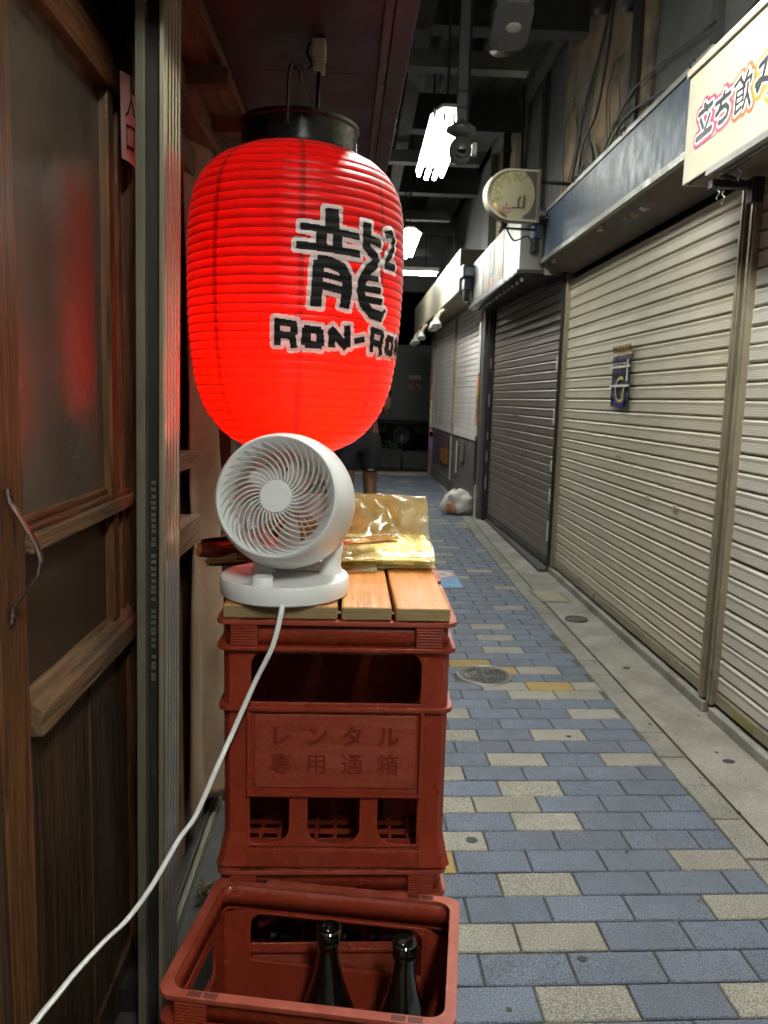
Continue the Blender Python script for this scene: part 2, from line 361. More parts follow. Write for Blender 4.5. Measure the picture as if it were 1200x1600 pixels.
lantern_mat('lantern_paper', (.95,.0070,.0010), (.50,.004,.008), .40, .62, True, 1.32)
lantern_mat('lantern_white', (.8,.6,.58), (.85,.82,.81), .4, .16)
def thin_film(name, tint, body, rough, cover):
    m = bpy.data.materials.new(name); m.use_nodes = True; MAT[name] = m
    N = m.node_tree.nodes; L = m.node_tree.links; N.remove(N['Principled BSDF']); out = N['Material Output']
    tr = N.new('ShaderNodeBsdfTransparent'); tr.inputs[0].default_value = (*tint, 1)
    d = N.new('ShaderNodeBsdfDiffuse'); d.inputs[0].default_value = (*body, 1); tl = N.new('ShaderNodeBsdfTranslucent'); tl.inputs[0].default_value = (*body, 1)
    g = N.new('ShaderNodeBsdfGlossy'); g.inputs[1].default_value = rough
    x1 = N.new('ShaderNodeMixShader'); x1.inputs[0].default_value = .4; L.new(d.outputs[0], x1.inputs[1]); L.new(tl.outputs[0], x1.inputs[2])
    x2 = N.new('ShaderNodeMixShader'); L.new(tr.outputs[0], x2.inputs[1]); L.new(x1.outputs[0], x2.inputs[2])
    geo = N.new('ShaderNodeNewGeometry'); nn = N.new('ShaderNodeTexNoise'); nn.inputs['Scale'].default_value = 22; nn.inputs['Detail'].default_value = 5; L.new(geo.outputs['Position'], nn.inputs['Vector'])
    mr = N.new('ShaderNodeMapRange'); L.new(nn.outputs[0], mr.inputs[0]); mr.inputs[1].default_value = .35; mr.inputs[2].default_value = .65; mr.inputs[3].default_value = cover*.7; mr.inputs[4].default_value = min(1, cover*1.3); L.new(mr.outputs[0], x2.inputs[0])
    n2 = N.new('ShaderNodeTexNoise'); n2.inputs['Scale'].default_value = 60; n2.inputs['Detail'].default_value = 3; L.new(geo.outputs['Position'], n2.inputs['Vector'])
    bp = N.new('ShaderNodeBump'); bp.inputs['Strength'].default_value = .35; bp.inputs['Distance'].default_value = .002; L.new(n2.outputs[0], bp.inputs['Height'])
    L.new(bp.outputs[0], g.inputs['Normal'])
    fz = N.new('ShaderNodeFresnel'); fz.inputs[0].default_value = 1.55; L.new(bp.outputs[0], fz.inputs['Normal'])
    x3 = N.new('ShaderNodeMixShader'); L.new(fz.outputs[0], x3.inputs[0]); L.new(x2.outputs[0], x3.inputs[1]); L.new(g.outputs[0], x3.inputs[2]); L.new(x3.outputs[0], out.inputs[0])
lantern_mat('fan_shell', (.9,.89,.87), (.88,.88,.87), .32, .20)
thin_film('vinyl', (.92,.80,.47), (.44,.32,.105), .19, .48)
thin_film('vinyl_shaded', (.60,.30,.12), (.17,.065,.024), .12, .6)  # same amber vinyl, with shade and red glow put into the colour
M('hoop_red', (.16,.004,.004), .6)
M('bulb', (1,1,1), emis=(1,.78,.50), estr=BULB_STRENGTH)

# ============================================================ SETTING
# ---- ground
g = MB(); g.box(-60, 60, -20, 90, -.3, -.03); struct(g.build('ground', 'asphalt'))
g = MB(); g.box(-.62, 1.62, -6, 12.2, -.028, -.007); bed = struct(g.build('pavement', 'joint_sand'))

def right_edge(y): return interp(y, (4.5, 6.7, 8.7, 10.7, 13), (1.072, 1.09, 1.165, 1.215, 1.25))
def chamfer_block(lx, ly, h=.014, c=.0028):
    b = MB()
    b.v = [(-lx/2,-ly/2,-h),(lx/2,-ly/2,-h),(lx/2,ly/2,-h),(-lx/2,ly/2,-h),
           (-lx/2,-ly/2,-c),(lx/2,-ly/2,-c),(lx/2,ly/2,-c),(-lx/2,ly/2,-c),
           (-lx/2+c,-ly/2+c,0),(lx/2-c,-ly/2+c,0),(lx/2-c,ly/2-c,0),(-lx/2+c,ly/2-c,0)]
    b.f = [(8,9,10,11)] + [(i, (i+1)%4, 4+(i+1)%4, 4+i) for i in range(4)] + [(4+i, 4+(i+1)%4, 8+(i+1)%4, 8+i) for i in range(4)]
    return b
PX, PY, JG = .1975, .0962, .0050
ang = rad(1.1); ca, sa = math.cos(ang), math.sin(ang)
BEIGE = {0:(.394,.789),2:(.19,.388),3:(.879,),4:(.384,),5:(.875,),6:(.18,),7:(.476,),8:(.18,.374),9:(.472,),10:(.17,),11:(.471,.864),13:(.658,.26),15:(.26,.854),17:(.645,.842),
         18:(.544,.935),20:(.734,),23:(.63,),25:(.62,),27:(.6,),30:(.4,),31:(.8,),33:(.55,),35:(.7,),36:(.35,.9),39:(.6,),41:(.45,.85),44:(.5,),46:(.8,),-2:(.5,),-1:(.3,.9),-3:(.7,)}
OCHRE = {5:(.08,),18:(.745,),19:(.733,),20:(.53,),21:(.5,),24:(.82,),28:(.62,),32:(.28,)}
MANHOLE = (.592, 3.235, .122)
pav = []
for i in range(-6, 112):
    ly = i*PY
    for k in range(-5, 6):
        lx0 = k*PX - (.1 if i % 2 else 0); lx1 = lx0+PX
        yc = 1.378 + sa*(lx0+PX/2) + ca*ly
        re = right_edge(yc); le = -.20
        wx = lambda lx: .394 + ca*lx - sa*ly
        x0, x1 = wx(lx0), wx(lx1)
        if x1 > re: lx1 = lx0 + (re-x0)
        if x0 < le: lx0 = lx0 + (le-x0)
        if lx1-lx0 < .035: continue
        x0 = wx(lx0)
        c = 'paver_blue'
        if i in BEIGE and any(abs(x0-b) < .06 for b in BEIGE[i]): c = 'paver_beige'
        elif i in OCHRE and any(abs(x0-b) < .07 for b in OCHRE[i]): c = 'paver_ochre'
        elif (i > 46 or i < -3 or x0 < .1) and rnd.random() < .2: c = 'paver_beige'
        cx = (lx0+lx1)/2
        pav.append(((wx(cx), 1.378+sa*cx+ca*ly), lx1-lx0-JG, c))
def inner(p): return p[0][0] > .12 and p[0][1] > 1.2 and p[0][0] < p[0][1]*.62
pav.sort(key=lambda p: (not inner(p), p[0][1]))
cache = {}
far = MB(); far_m = []
for n, ((x, y), L, c) in enumerate(pav):
    if math.hypot(x-MANHOLE[0], y-MANHOLE[1]) < .045: continue
    if n < 262:
        key = (round(L, 3), c)
        if key not in cache: cache[key] = chamfer_block(key[0], PY-JG).mesh('paver')
        o = obj('paver', cache[key], c, bed, loc=(x, y, rnd.uniform(-.0012, .0006)), rot=(rnd.uniform(-.006,.006), rnd.uniform(-.004,.004), ang+rnd.uniform(-.006,.006)))
    else:
        b = chamfer_block(L, PY-JG); o0 = len(far.v); dz = rnd.uniform(-.0012, .0006)
        far.v += [(x+ca*p[0]-sa*p[1], y+sa*p[0]+ca*p[1], p[2]+dz) for p in b.v]
        far.f += [tuple(o0+q for q in f) for f in b.f]
        far_m += [('paver_blue','paver_beige','paver_ochre').index(c)]*len(b.f)
me = far.mesh('paver_field')
for c in ('paver_blue','paver_beige','paver_ochre'): me.materials.append(MAT[c])
me.polygons.foreach_set('material_index', far_m)
tag(obj('paver_field', me, None, bed), kind='stuff')
# edging row of soldier stones
y = -2.0; n = 0
emesh = chamfer_block(.0975-.006, .1975-.006).mesh('edging_stone')
while y < 12.0:
    xe = right_edge(y)+.049; sl = math.atan2(right_edge(y+.1)-right_edge(y-.1), .2)
    obj('edging_stone', emesh, 'edging', bed, loc=(xe, y, rnd.uniform(-.001,.001)), rot=(0, 0, -sl)); y += .1985
# concrete strips
s = MB(); ys = [-6, 1, 2.2, 2.25, 3.4, 4.4, 5.4, 6.6, 7.8, 8.7, 10.7, 12.2]
s.grid(lambda u, v: (lerp(right_edge(lerp(-6,12.2,u))+.102, 1.60, v), lerp(-6,12.2,u), .001+.004*v), 120, 4)
struct(s.build('concrete_strip', 'concrete', smooth=True))
s = MB(); s.box(-.62, -.205, -6, 12.2, -.025, -.002); struct(s.build('gutter_concrete', 'gutter'))
# gum marks pressed into the ground
for (x, y, r, sx) in ((.345,1.955,.014,1.2),(.52,1.50,.008,1.4),(.93,1.455,.011,1.5),(1.30,2.43,.014,1.5),(.80,2.62,.009,1.2),(1.17,2.1,.006,1),(.33,1.36,.006,1),(1.27,3.35,.014,1.2),(.76,1.9,.006,1)):
    b = MB(); pts = [(x+sx*r*math.cos(a)*(1+.25*nz(math.cos(a)*2+x*9, math.sin(a)*2, y*7)), y+r*math.sin(a)*(1+.25*nz(math.cos(a)*2, math.sin(a)*2, x*5))) for a in [2*math.pi*k/18 for k in range(18)]]
    b.prism(pts, .0003, .0042 if x > 1.15 else .0016, 'z'); b.build('gum_stain', 'gum', bed)
lit = MB()
for k in range(170):
    y = 1.2+rnd.random()**1.6*7; x = rnd.choice((right_edge(y)+rnd.gauss(.08,.05), rnd.uniform(.15,1.38), rnd.uniform(1.2,1.39)))
    q = rnd.uniform(.0015,.0045)*(1 if k % 9 else 2.2); z = .0065 if x > 1.2 else .0008; a = rnd.uniform(0,3.1); n0 = len(lit.v)
    for (dx, dy, dz) in ((-1,-.6,0),(1,-.5,0),(.8,.7,0),(-.9,.6,0),(0,0,.7)): lit.v.append((x+q*(dx*math.cos(a)-dy*math.sin(a)), y+q*(dx*math.sin(a)+dy*math.cos(a)), z+q*dz))
    lit.f += [(n0,n0+1,n0+4),(n0+1,n0+2,n0+4),(n0+2,n0+3,n0+4),(n0+3,n0,n0+4)]
tag(lit.build('litter', 'twig'), 'tiny crumbs and dry bits scattered over the paving and concrete', 'litter', kind='stuff')
# road beyond the alley
s = MB(); s.box(-20, 20, 12.2, 12.45, -.02, .03); kb = struct(s.build('kerb', 'concrete'))
s = MB(); s.box(-20, 20, 12.27, 12.36, .030, .034); s.build('yellow_line', 'kerb_yellow', kb)
s = MB(); s.box(-30, 30, 12.45, 40, -.025, -.01); struct(s.build('road', 'asphalt'))
s = MB(); s.box(-30, 30, 30, 31, 0, 14); b_ = s.build('dark_building', 'night_wall'); tag(b_, 'unlit dark building beyond the road at the alley end', 'building')

# ---- manhole, drain, disc, ground sticker
t = thing('manhole_cover', 'round cast iron manhole cover with ring pattern set in blue pavers', 'manhole', (MANHOLE[0], MANHOLE[1], 0))
b = MB(); b.lathe([(.112,-.02),(.112,.0045),(.117,.006),(.122,.0045),(.122,-.02)], 48); b.build('rim', 'steel_rim', t, True)
b = MB(); b.lathe([(.001,.002),(.111,.002),(.111,-.02)], 48); b.build('plate', 'cast_iron', t)
for r in (.02, .038, .056, .074, .092):
    ring = MB(); n_ = int(r*220)
    for k in range(n_):
        if rnd.random() < .18: continue
        a0 = 2*math.pi*(k+.12)/n_; a1 = 2*math.pi*(k+.88)/n_; q = len(ring.v)
        for z in (.0015, .0050):
            for (rr, aa) in ((r-.005,a0),(r+.005,a0),(r+.005,(a0+a1)/2),(r+.005,a1),(r-.005,a1),(r-.005,(a0+a1)/2)): ring.v.append((rr*math.cos(aa), rr*math.sin(aa), z))
        ring.f += [tuple(q+6+i for i in range(6))] + [(q+i, q+(i+1)%6, q+6+(i+1)%6, q+6+i) for i in range(6)]
    tag(ring.build('raised_ring', 'cast_iron', t), kind='stuff')
t = thing('drain_cover', 'square pale metal drain cover set in concrete by the beige shutter', 'drain cover', (1.235, 4.63, .006), (0, 0, .05))
b = MB(); b.box(-.09,.09,-.14,.14,-.02,.001); b.build('frame', 'steel_rim', t)
for i in range(9): b = MB(); b.box(-.078+i*.0175,-.066+i*.0175,-.128,.128,0,.004); b.build('slat', 'drain_plate', t)
t = thing('valve_cover', 'small round iron valve lid in the concrete strip', 'valve cover', (1.262, 4.13, .005))
b = MB(); b.lathe([(.001,.003),(.05,.003),(.055,0)], 28); b.build('lid', 'cast_iron', t); b = MB(); b.lathe([(.055,-.01),(.055,.003),(.063,.003),(.063,-.01)], 28); b.build('ring', 'gum', t)
t = thing('ground_sticker', 'blue and white no smoking sticker stuck on the pavers behind the crates', 'sticker', (.595, 5.08, .0015), (0, 0, .02))
b = MB(); b.box(-.125,.125,-.25,.26,-.004,.0); b.build('blue_field', 'sticker_blue', t)
b = MB(); b.lathe([(.001,.0015),(.112,.0015)], 40); o = b.build('disc', 'white_print', t, loc=(0,.12,0))
b = MB(); b.lathe([(.098,.003),(.118,.003),(.118,.0005)], 40); b.build('ring', 'sticker_red', t, loc=(0,.12,0))
b = MB(); b.box(-.10,.10,-.012,.012,.0018,.0028, Matrix.Translation((0,.12,0)) @ Matrix.Rotation(rad(-40),4,'Z')); b.build('slash', 'sticker_red', t)
b = MB(); b.box(-.07,.05,-.008,.008,.0017,.0022, Matrix.Translation((0,.12,0)) @ Matrix.Rotation(rad(15),4,'Z')); b.build('cigarette', 'gum', t)

# ---- ceiling of the covered alley
c = MB(); c.box(.88, 1.75, -6, 12.6, 3.85, 3.9); ceil = struct(c.build('ceiling', 'ceil_board'))
c = MB(); c.box(-2.2, .88, -6, 12.6, 4.0, 4.05); struct(c.build('roof_deck', 'ceil_dark'))
for i in range(16): c = MB(); x = -2.1+i*.19; c.prism([(x,3.995),(x+.05,3.96),(x+.1,3.96),(x+.15,3.995)], -6, 12.55, 'y'); c.build('corrugation', 'ceil_dark', ceil)
for k, yy in enumerate((-3.2, -1.0, 1.0, 3.0, 5.0, 6.9, 9.0, 11.2)):
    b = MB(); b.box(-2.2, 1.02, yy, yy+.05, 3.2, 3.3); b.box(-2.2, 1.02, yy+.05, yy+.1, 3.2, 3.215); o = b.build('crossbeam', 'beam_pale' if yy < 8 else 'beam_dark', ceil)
    b = MB(); b.box(-.2, 1.55, yy+.25, yy+.4, 3.55, 3.848); b.build('joist', 'beam_dark', ceil)
for x in (1.08, 1.28): b = MB(); b.box(x, x+.012, -6, 12.5, 3.838, 3.852); b.build('ceiling_joint', 'gum', ceil)
b = MB(); b.box(.88,.93,-6,12.5,3.72,4.0); b.build('edge_board', 'beam_dark', ceil)
b = MB(); b.box(1.36,1.44,-6,12.5,3.74,3.848); b.build('cornice', 'wall_grey', ceil)
b = MB(); b.box(.30,.40,-6,12.4,3.32,3.42); b.build('cable_tray', 'beam_dark', ceil)
b = MB(); b.box(-2.2,1.7,12.62,12.75,2.9,4.1); b.build('end_fascia', 'beam_dark', ceil)

# ---- row of shops (right): upper wall and the pieces between shutters
shop = thing('shop_row_building', 'stained concrete row of closed shops with weathered upper wall', 'building', (0,0,0))
def wallbox(x0, x1, y0, y1, z0, z1, m, name='wall', bev=0): b = MB(); b.box(x0, x1, y0, y1, z0, z1); return b.build(name, m, shop, bevel=bev)
wallbox(1.50, 1.8, -6, 5.32, -.02, 3.85, 'wall_dark')
wallbox(1.44, 1.498, 4.05, 5.75, 2.42, 3.85, 'wall_brown', 'stained_wall')
wallbox(1.455, 1.498, -6, 4.045, 2.42, 3.85, 'wall_grey', 'plaster_wall')
wallbox(1.46, 1.498, 5.76, 7.1, 2.42, 3.85, 'wall_dark', 'board_wall')
wallbox(1.44, 1.8, 7.11, 8.4, 2.3, 3.85, 'wall_brown', 'stained_wall')
wallbox(1.40, 1.8, 5.33, 12.4, 2.05, 2.42, 'wall_dark')
wallbox(1.47, 1.8, 5.33, 7.9, -.02, 2.05, 'wall_dark')
wallbox(1.36, 1.8, 8.41, 12.4, 2.42, 3.85, 'wall_grey', 'plaster_wall')
wallbox(1.42, 1.47, 4.22, 4.34, 2.42, 3.7, 'rail_dark', 'window_post')
wallbox(1.43, 1.47, 2.4, 4.22, 3.25, 3.33, 'beam_dark', 'window_head')
wallbox(1.425, 1.47, 3.30, 3.36, 2.42, 3.25, 'beam_dark', 'window_post')
wallbox(1.43, 1.47, 6.35, 6.45, 2.42, 3.85, 'rail_dark', 'pipe_cover')
# gate pillar between dark shutter and pale shutters
wallbox(1.262, 1.42, 7.74, 7.90, 0, 2.30, 'pole_grey', 'pillar', .006)
wallbox(1.30, 1.42, 7.66, 7.738, 0, 2.30, 'rail_dark', 'pillar_side')
wallbox(1.258, 1.40, 7.902, 8.045, 0, 2.30, 'rail_dark', 'frame_post')
# cables on the upper wall
def cable(name, pts, r, m, parent, sub=6):
    P = [Vector(p) for p in pts]; Q = []
    for i in range(len(P)-1):
        p0, p1, p2, p3 = P[max(i-1,0)], P[i], P[i+1], P[min(i+2,len(P)-1)]
        for k in range(sub):
            t = k/sub; Q.append(.5*((2*p1)+(p2-p0)*t+(2*p0-5*p1+4*p2-p3)*t*t+(3*p1-p0-3*p2+p3)*t**3))
    Q.append(P[-1]); b = MB(); b.tube(Q, r, 6); return b.build(name, m, parent, True)
for pts, r in (([(1.42,5.55,2.45),(1.41,5.3,2.75),(1.42,5.15,3.1),(1.41,4.8,3.35),(1.42,4.6,3.8)], .009),
               ([(1.42,5.25,2.46),(1.41,5.15,2.8),(1.41,4.85,2.95),(1.42,4.7,3.4),(1.42,4.75,3.83)], .008),
               ([(1.41,5.6,2.62),(1.41,5.2,2.66),(1.40,4.7,2.60),(1.41,4.3,2.72),(1.41,3.4,2.62),(1.42,2.6,2.7)], .007),
               ([(1.41,5.0,2.47),(1.40,4.85,2.66),(1.41,4.95,2.78),(1.41,4.72,2.50)], .008),
               ([(1.41,5.4,2.44),(1.40,5.05,2.68),(1.41,4.8,2.62),(1.41,4.2,2.82),(1.42,3.3,2.74)], .006),
               ([(1.35,6.5,2.5),(1.33,6.6,2.9),(1.34,6.7,3.2),(1.35,6.8,3.8)], .014)):
    cable('cable', pts, r, 'rubber_black', shop)
for k in range(9):
    y0 = rnd.uniform(4.5,5.6); z0 = rnd.uniform(2.46,2.75); P = [(1.42,y0,z0)]
    for q in range(4): y0 += rnd.uniform(-.22,.12); z0 += rnd.uniform(-.08,.30); P.append((1.415+rnd.uniform(-.015,.01), max(4.1,min(5.7,y0)), max(2.45,z0)))
    cable('cable', P, rnd.uniform(.002,.005), 'rubber_black', shop, 5)
b = MB(); b.lathe([(.04,0),(.045,.02),(.045,.2),(.03,.24)], 14, cap=True); b.build('junction_pot', 'rubber_black', shop, True, loc=(1.36,4.72,3.42))
b = MB(); b.lathe([(.05,0),(.05,.06)], 16, Matrix.Rotation(rad(90),4,'Y'), cap=True); b.build('round_box', 'rubber_black', shop, True, loc=(1.38,4.38,3.32))

# ---- roller shutters
def slat_profile(p):
    return [(-.006,0),(-.006,.0050),(.0060,.0060),(.0098,.0100),(.0108,.014),(.0098,.018),(.0108,.022),(.0098,.026),(.0108,.030),(.0098,.034),(.0108,.038),(.0100,.042),(.0110,.047),(.0125,p-.013),(.0135,p-.0085),(.0090,p-.0035),(-.0010,p-.0010),(-.006,p-.0005),(-.010,p*.5)]
def shutter(label, p0, p1, z0, z1, pitch, m, railm, rail0=True, rail1=True, railw=.035, group=None, bottom='rail_metal'):
    d = Vector((p1[0]-p0[0], p1[1]-p0[1], 0)); Lw = d.length; a = math.atan2(d.y, d.x)
    t = thing('roller_shutter', label, 'shutter', (p0[0], p0[1], 0), (0, 0, a), group)
    n = int((z1-z0-.05)/pitch); b = MB(); b.prism([(y*.9, z*pitch/.066) for y, z in slat_profile(.066)], .0, Lw, 'x')
    me = b.mesh('slat'); bm = bmesh.new(); bm.from_mesh(me); bmesh.ops.recalc_face_normals(bm, faces=bm.faces); bm.to_mesh(me); bm.free()
    for i in range(n): obj('slat', me, m, t, loc=(0, rnd.uniform(-.0008,.0008), z0+.05+i*pitch), rot=(0, rnd.uniform(-.0006,.0006), 0))
    b = MB(); b.box(0, Lw, -.006, .02, z0+.008, z0+.052); b.build('bottom_bar', bottom, t, bevel=.003)
    for on, x in ((rail0, -railw), (rail1, Lw)):
        if on: b = MB(); b.box(x, x+railw, -.012, .034, z0, z1+.03); b.box(x+railw*.35, x+railw*.65, .034, .039, z0, z1+.03); b.build('guide_rail', railm, t, bevel=.003)
    b = MB(); b.box(-.03, Lw+.03, -.05, -.02, z0, z1); b.build('backing', 'wall_dark', t)
    return t, Lw
shA, LA = shutter('warm grey roller shutter with a green sticker on its bottom bar, under the lettered sign', (1.435,-1.6), (1.435,2.795), .055, 2.02, .066, 'slat_grey', 'rail_metal', True, True, .04)
shB, LB = shutter('wide beige roller shutter with a small dark poster on it', (1.435,2.91), (1.435,5.255), .055, 2.02, .066, 'slat_beige', 'rail_metal', True, True, .04)
shC, LC = shutter('dark brown closed roller shutter with a small blue sticker', (1.425,5.36), (1.36,7.63), .03, 2.16, .0675, 'slat_brown', 'rail_dark', True, True, .05, bottom='rail_dark')
D0, D1 = Vector((1.325,8.08,0)), Vector((1.235,12.15,0)); Dm = D0.lerp(D1, .46)
shD, LD = shutter('pale half-height roller shutter above the tiled wall, next to the grey pillar', (D0.x,D0.y), (Dm.x,Dm.y), .76, 2.34, .0605, 'slat_pale', 'rail_metal', True, True, .03, 'paired pale shutters', 'slat_pale')
shE, LE = shutter('pale half-height roller shutter above the tiled wall, next to the purple post', (lerp(Dm.x,D1.x,.02),lerp(Dm.y,D1.y,.02)), (D1.x,D1.y), .76, 2.34, .0605, 'slat_pale', 'rail_metal', False, True, .03, 'paired pale shutters', 'slat_pale')
# sills
b = MB(); b.box(1.395,1.50,-6,2.80,.0,.045); b.build('sill', 'concrete', shop, bevel=.006)
b = MB(); b.box(1.395,1.50,2.85,5.32,.0,.045); b.build('sill', 'concrete', shop, bevel=.006)
b = MB(); b.box(1.45,1.47,2.838,2.868,0,2.1); b.build('gap_shade_strip', 'gum', shop)  # near-black strip: shade of the gap between the rails, put into colour
b = MB(); b.box(1.33,1.49,5.33,7.66,.0,.025); b.build('sill', 'wall_grey', shop)
# small things on the shutters
def on_shutter(t, u, z, y=.018): return t.matrix_basis @ Vector((u, y, z))
for tt, spots in ((shB, ((1.18,.93),(.72,.76),(.40,.76))), (shC, ((1.35,.88),(1.0,.78),(1.25,.75)))):
    for (u, z) in spots:
        b = MB(); b.box(-.014,.014,.014,.024,-.009,.009); b.box(-.006,.006,.024,.027,-.005,.005); b.build('lock_plate', 'drain_plate' if tt is shB else 'steel_rim', tt, loc=(u,0,z), bevel=.002)
b = MB(); b.box(-.05,.05,.018,.021,-.012,.012); b.build('sticker', 'sky_print', shC, loc=(1.3,0,1.10))
b = MB(); b.box(-.07,.07,.0205,.0225,-.016,.016); b.build('sticker', 'leaf_print', shA, loc=(LA-.22,0,.083))
for z, h in ((1.42,.10),(1.05,.12),(.50,.1),(.22,.14),(.72,.08)):
    b = MB(); b.box(LC*.02,LC*.02+.012,.030,.042,z,z+h); b.build('rail_tape', 'white_print', shC, loc=(-.045,0,0))
    b = MB(); b.box(0,.012,.030,.042,z+.1,z+.1+h); b.build('rail_tape', 'white_print', shC, loc=(LC+.018,0,0))
# dark poster on the beige shutter
t = thing('shutter_poster', 'narrow dark blue poster with gold header taped on the beige shutter', 'poster', (1.410, 4.11, 1.355), (0, 0, rad(-90)))
b = MB(); b.grid(lambda u, v: (lerp(-.142,.142,u), .0015*math.sin(v*26), lerp(-.165,.105,v)), 6, 30); b.build('sheet', 'poster_dark', t, True)
b = MB(); b.grid(lambda u, v: (lerp(-.15,.145,u), -.002+.003*math.sin(v*6), lerp(.108,.162,v)), 6, 6); b.build('header', 'poster_gold', t, True)
C1 = [(0.02+.075*math.cos(a), -.075+.062*math.sin(a)) for a in [rad(q) for q in range(60, 330, 15)]]
st = stroke_patch([(C1, .008), ([(.06,-.11),(.075,-.06)], .01)], 0, .004, lambda u, v: (u, -.007, v)); st.build('swoosh', 'poster_yellow', t)
st = stroke_patch([([(x*1.25-.01, y*1.15) for x, y in C1[2:]], .012)], 0, .004, lambda u, v: (u, -.0055, v)); st.build('halo', 'poster_blue', t)
for z in (.045, -.055): b = MB(); b.box(-.155,.15,-.0085,-.0075,z-.006,z+.006); b.build('tape', 'outline_white', t)
b = MB(); b.box(.10,.118,-.0075,-.006,-.03,.08); b.build('side_print', 'white_print', t)
b = MB(); b.box(-.12,.12,-.0075,-.006,.06,.064); b.build('rule', 'white_print', t)

# ---- fascia over the beige shutter
t = thing('fascia_board', 'glossy dark blue fascia board over the beige shutter', 'fascia', (0,0,0))
b = MB(); b.box(1.243,1.255,2.885,5.36,2.165,2.445); b.build('face_panel', 'blue_panel', t)
b = MB(); b.box(1.235,1.262,2.885,5.37,2.447,2.470); b.build('top_trim', 'trim_grey', t); b = MB(); b.box(1.235,1.262,2.885,5.37,2.135,2.163); b.build('bottom_trim', 'trim_grey', t)
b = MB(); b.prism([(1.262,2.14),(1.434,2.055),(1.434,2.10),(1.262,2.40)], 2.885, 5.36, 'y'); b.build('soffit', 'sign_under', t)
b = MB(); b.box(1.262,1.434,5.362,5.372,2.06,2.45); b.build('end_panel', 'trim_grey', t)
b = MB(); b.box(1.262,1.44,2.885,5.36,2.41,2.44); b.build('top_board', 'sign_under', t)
for yy in (3.05, 3.8, 4.6):
    b = MB(); b.tube([(1.25,yy,2.47),(1.235,yy,2.49),(1.222,yy,2.475),(1.228,yy,2.455)], .004, 6); b.build('hook', 'rubber_black', t, True)
b = MB(); b.box(1.2415,1.2428,2.905,3.00,2.185,2.31); o = b.build('sticker', 'sticker_red', t); b = MB(); b.box(1.2405,1.2414,2.91,2.995,2.205,2.232); b.build('sticker_band', 'sticker_blue', t)
b = MB(); b.prism([(1.3,2.1215-.002),(1.345,2.099-.002),(1.345,2.10),(1.3,2.123)], 3.55, 4.0, 'y'); b.build('label_plate', 'poster_dark', t)
for k, (yy, m_) in enumerate(((3.58,'orange_print'),(3.70,'white_print'),(3.76,'orange_print'),(3.82,'amber'),(3.9,'leaf_print'))):
    b = MB(); b.prism([(1.31,2.1145-.002),(1.335,2.102-.002),(1.335,2.102),(1.31,2.1145)], yy, yy+.035, 'y'); b.build('label_glyph', m_, t)
for yy in (4.2, 5.15):
    b = MB(); b.lathe([(.006,.03),(.006,.012),(.016,-.012),(.0,-.016)], 12); b.build('bulb_holder', 'spot_white', t, True, loc=(1.275,yy,2.12))

# ---- lettered cream sign
t = thing('shop_sign', 'cream sign box with black brush lettering outlined in pink and orange', 'sign', (0,0,0))
b = MB(); b.box(1.16,1.43,.2,2.872,1.985,2.345); b.build('box', 'sign_cream', t, bevel=.003)
b = MB(); b.box(1.15,1.44,.2,2.88,2.347,2.372); b.build('top_cap', 'sign_cream', t, bevel=.003)
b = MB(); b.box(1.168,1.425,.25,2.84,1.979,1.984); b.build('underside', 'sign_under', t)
b = MB(); b.box(1.150,1.166,.2,2.66,1.962,1.983); b.build('aluminium_strip', 'steel_rim', t)
b = MB(); b.tube([(1.185,.3,1.958),(1.185,2.62,1.958)], .007, 8); b.tube([(1.185,2.62,1.958),(1.30,2.66,1.94)], .008, 8); b.build('curtain_pole', 'rubber_black', t, True)
b = MB(); b.box(1.17,1.33,2.645,2.675,1.925,1.95); b.box(1.30,1.34,2.63,2.66,1.88,1.96); b.build('bracket', 'rubber_black', t)
for (yy, zz) in ((2.50,1.95),(2.64,1.925),(2.60,1.90)):
    P = [(1.19,yy+.010*math.sin(a*2), zz-.004*k) for k, a in enumerate([i*.45 for i in range(11)])]
    b = MB(); b.tube(P, .0022, 6); b.build('s_hook', 'steel_rim', t, True)
SIGN = {
 'pink_a': [([(2.725,2.209),(2.701,2.187)],.0068),([(2.765,2.189),(2.669,2.195)],.0068),([(2.75,2.169),(2.725,2.136)],.006),([(2.681,2.163),(2.709,2.128)],.006),([(2.77,2.111),(2.665,2.116)],.0078)],
 'pink_b': [([(2.639,2.179),(2.542,2.181)],.006),([(2.582,2.197),(2.616,2.147),(2.632,2.144)],.006),([(2.625,2.143),(2.601,2.154),(2.568,2.154),(2.546,2.136),(2.554,2.117),(2.583,2.11),(2.607,2.111)],.0062)],
 'coral': [([(2.474,2.2),(2.512,2.187)],.0048),([(2.481,2.199),(2.445,2.162)],.0042),([(2.496,2.164),(2.453,2.163)],.0035),([(2.496,2.162),(2.498,2.102)],.0045),([(2.453,2.162),(2.452,2.126)],.0038),([(2.491,2.145),(2.456,2.144)],.003),([(2.491,2.126),(2.453,2.127)],.003),([(2.497,2.101),(2.461,2.109)],.004),([(2.432,2.202),(2.45,2.172)],.005),([(2.442,2.178),(2.409,2.182),(2.413,2.165)],.004),([(2.428,2.164),(2.429,2.14),(2.448,2.103)],.0048),([(2.429,2.14),(2.406,2.099)],.005)],
 'amber': [([(2.363,2.186),(2.325,2.194)],.006),([(2.325,2.193),(2.34,2.149),(2.364,2.12),(2.377,2.141),(2.356,2.147),(2.279,2.125)],.006),([(2.292,2.155),(2.292,2.125),(2.298,2.092)],.006)]}
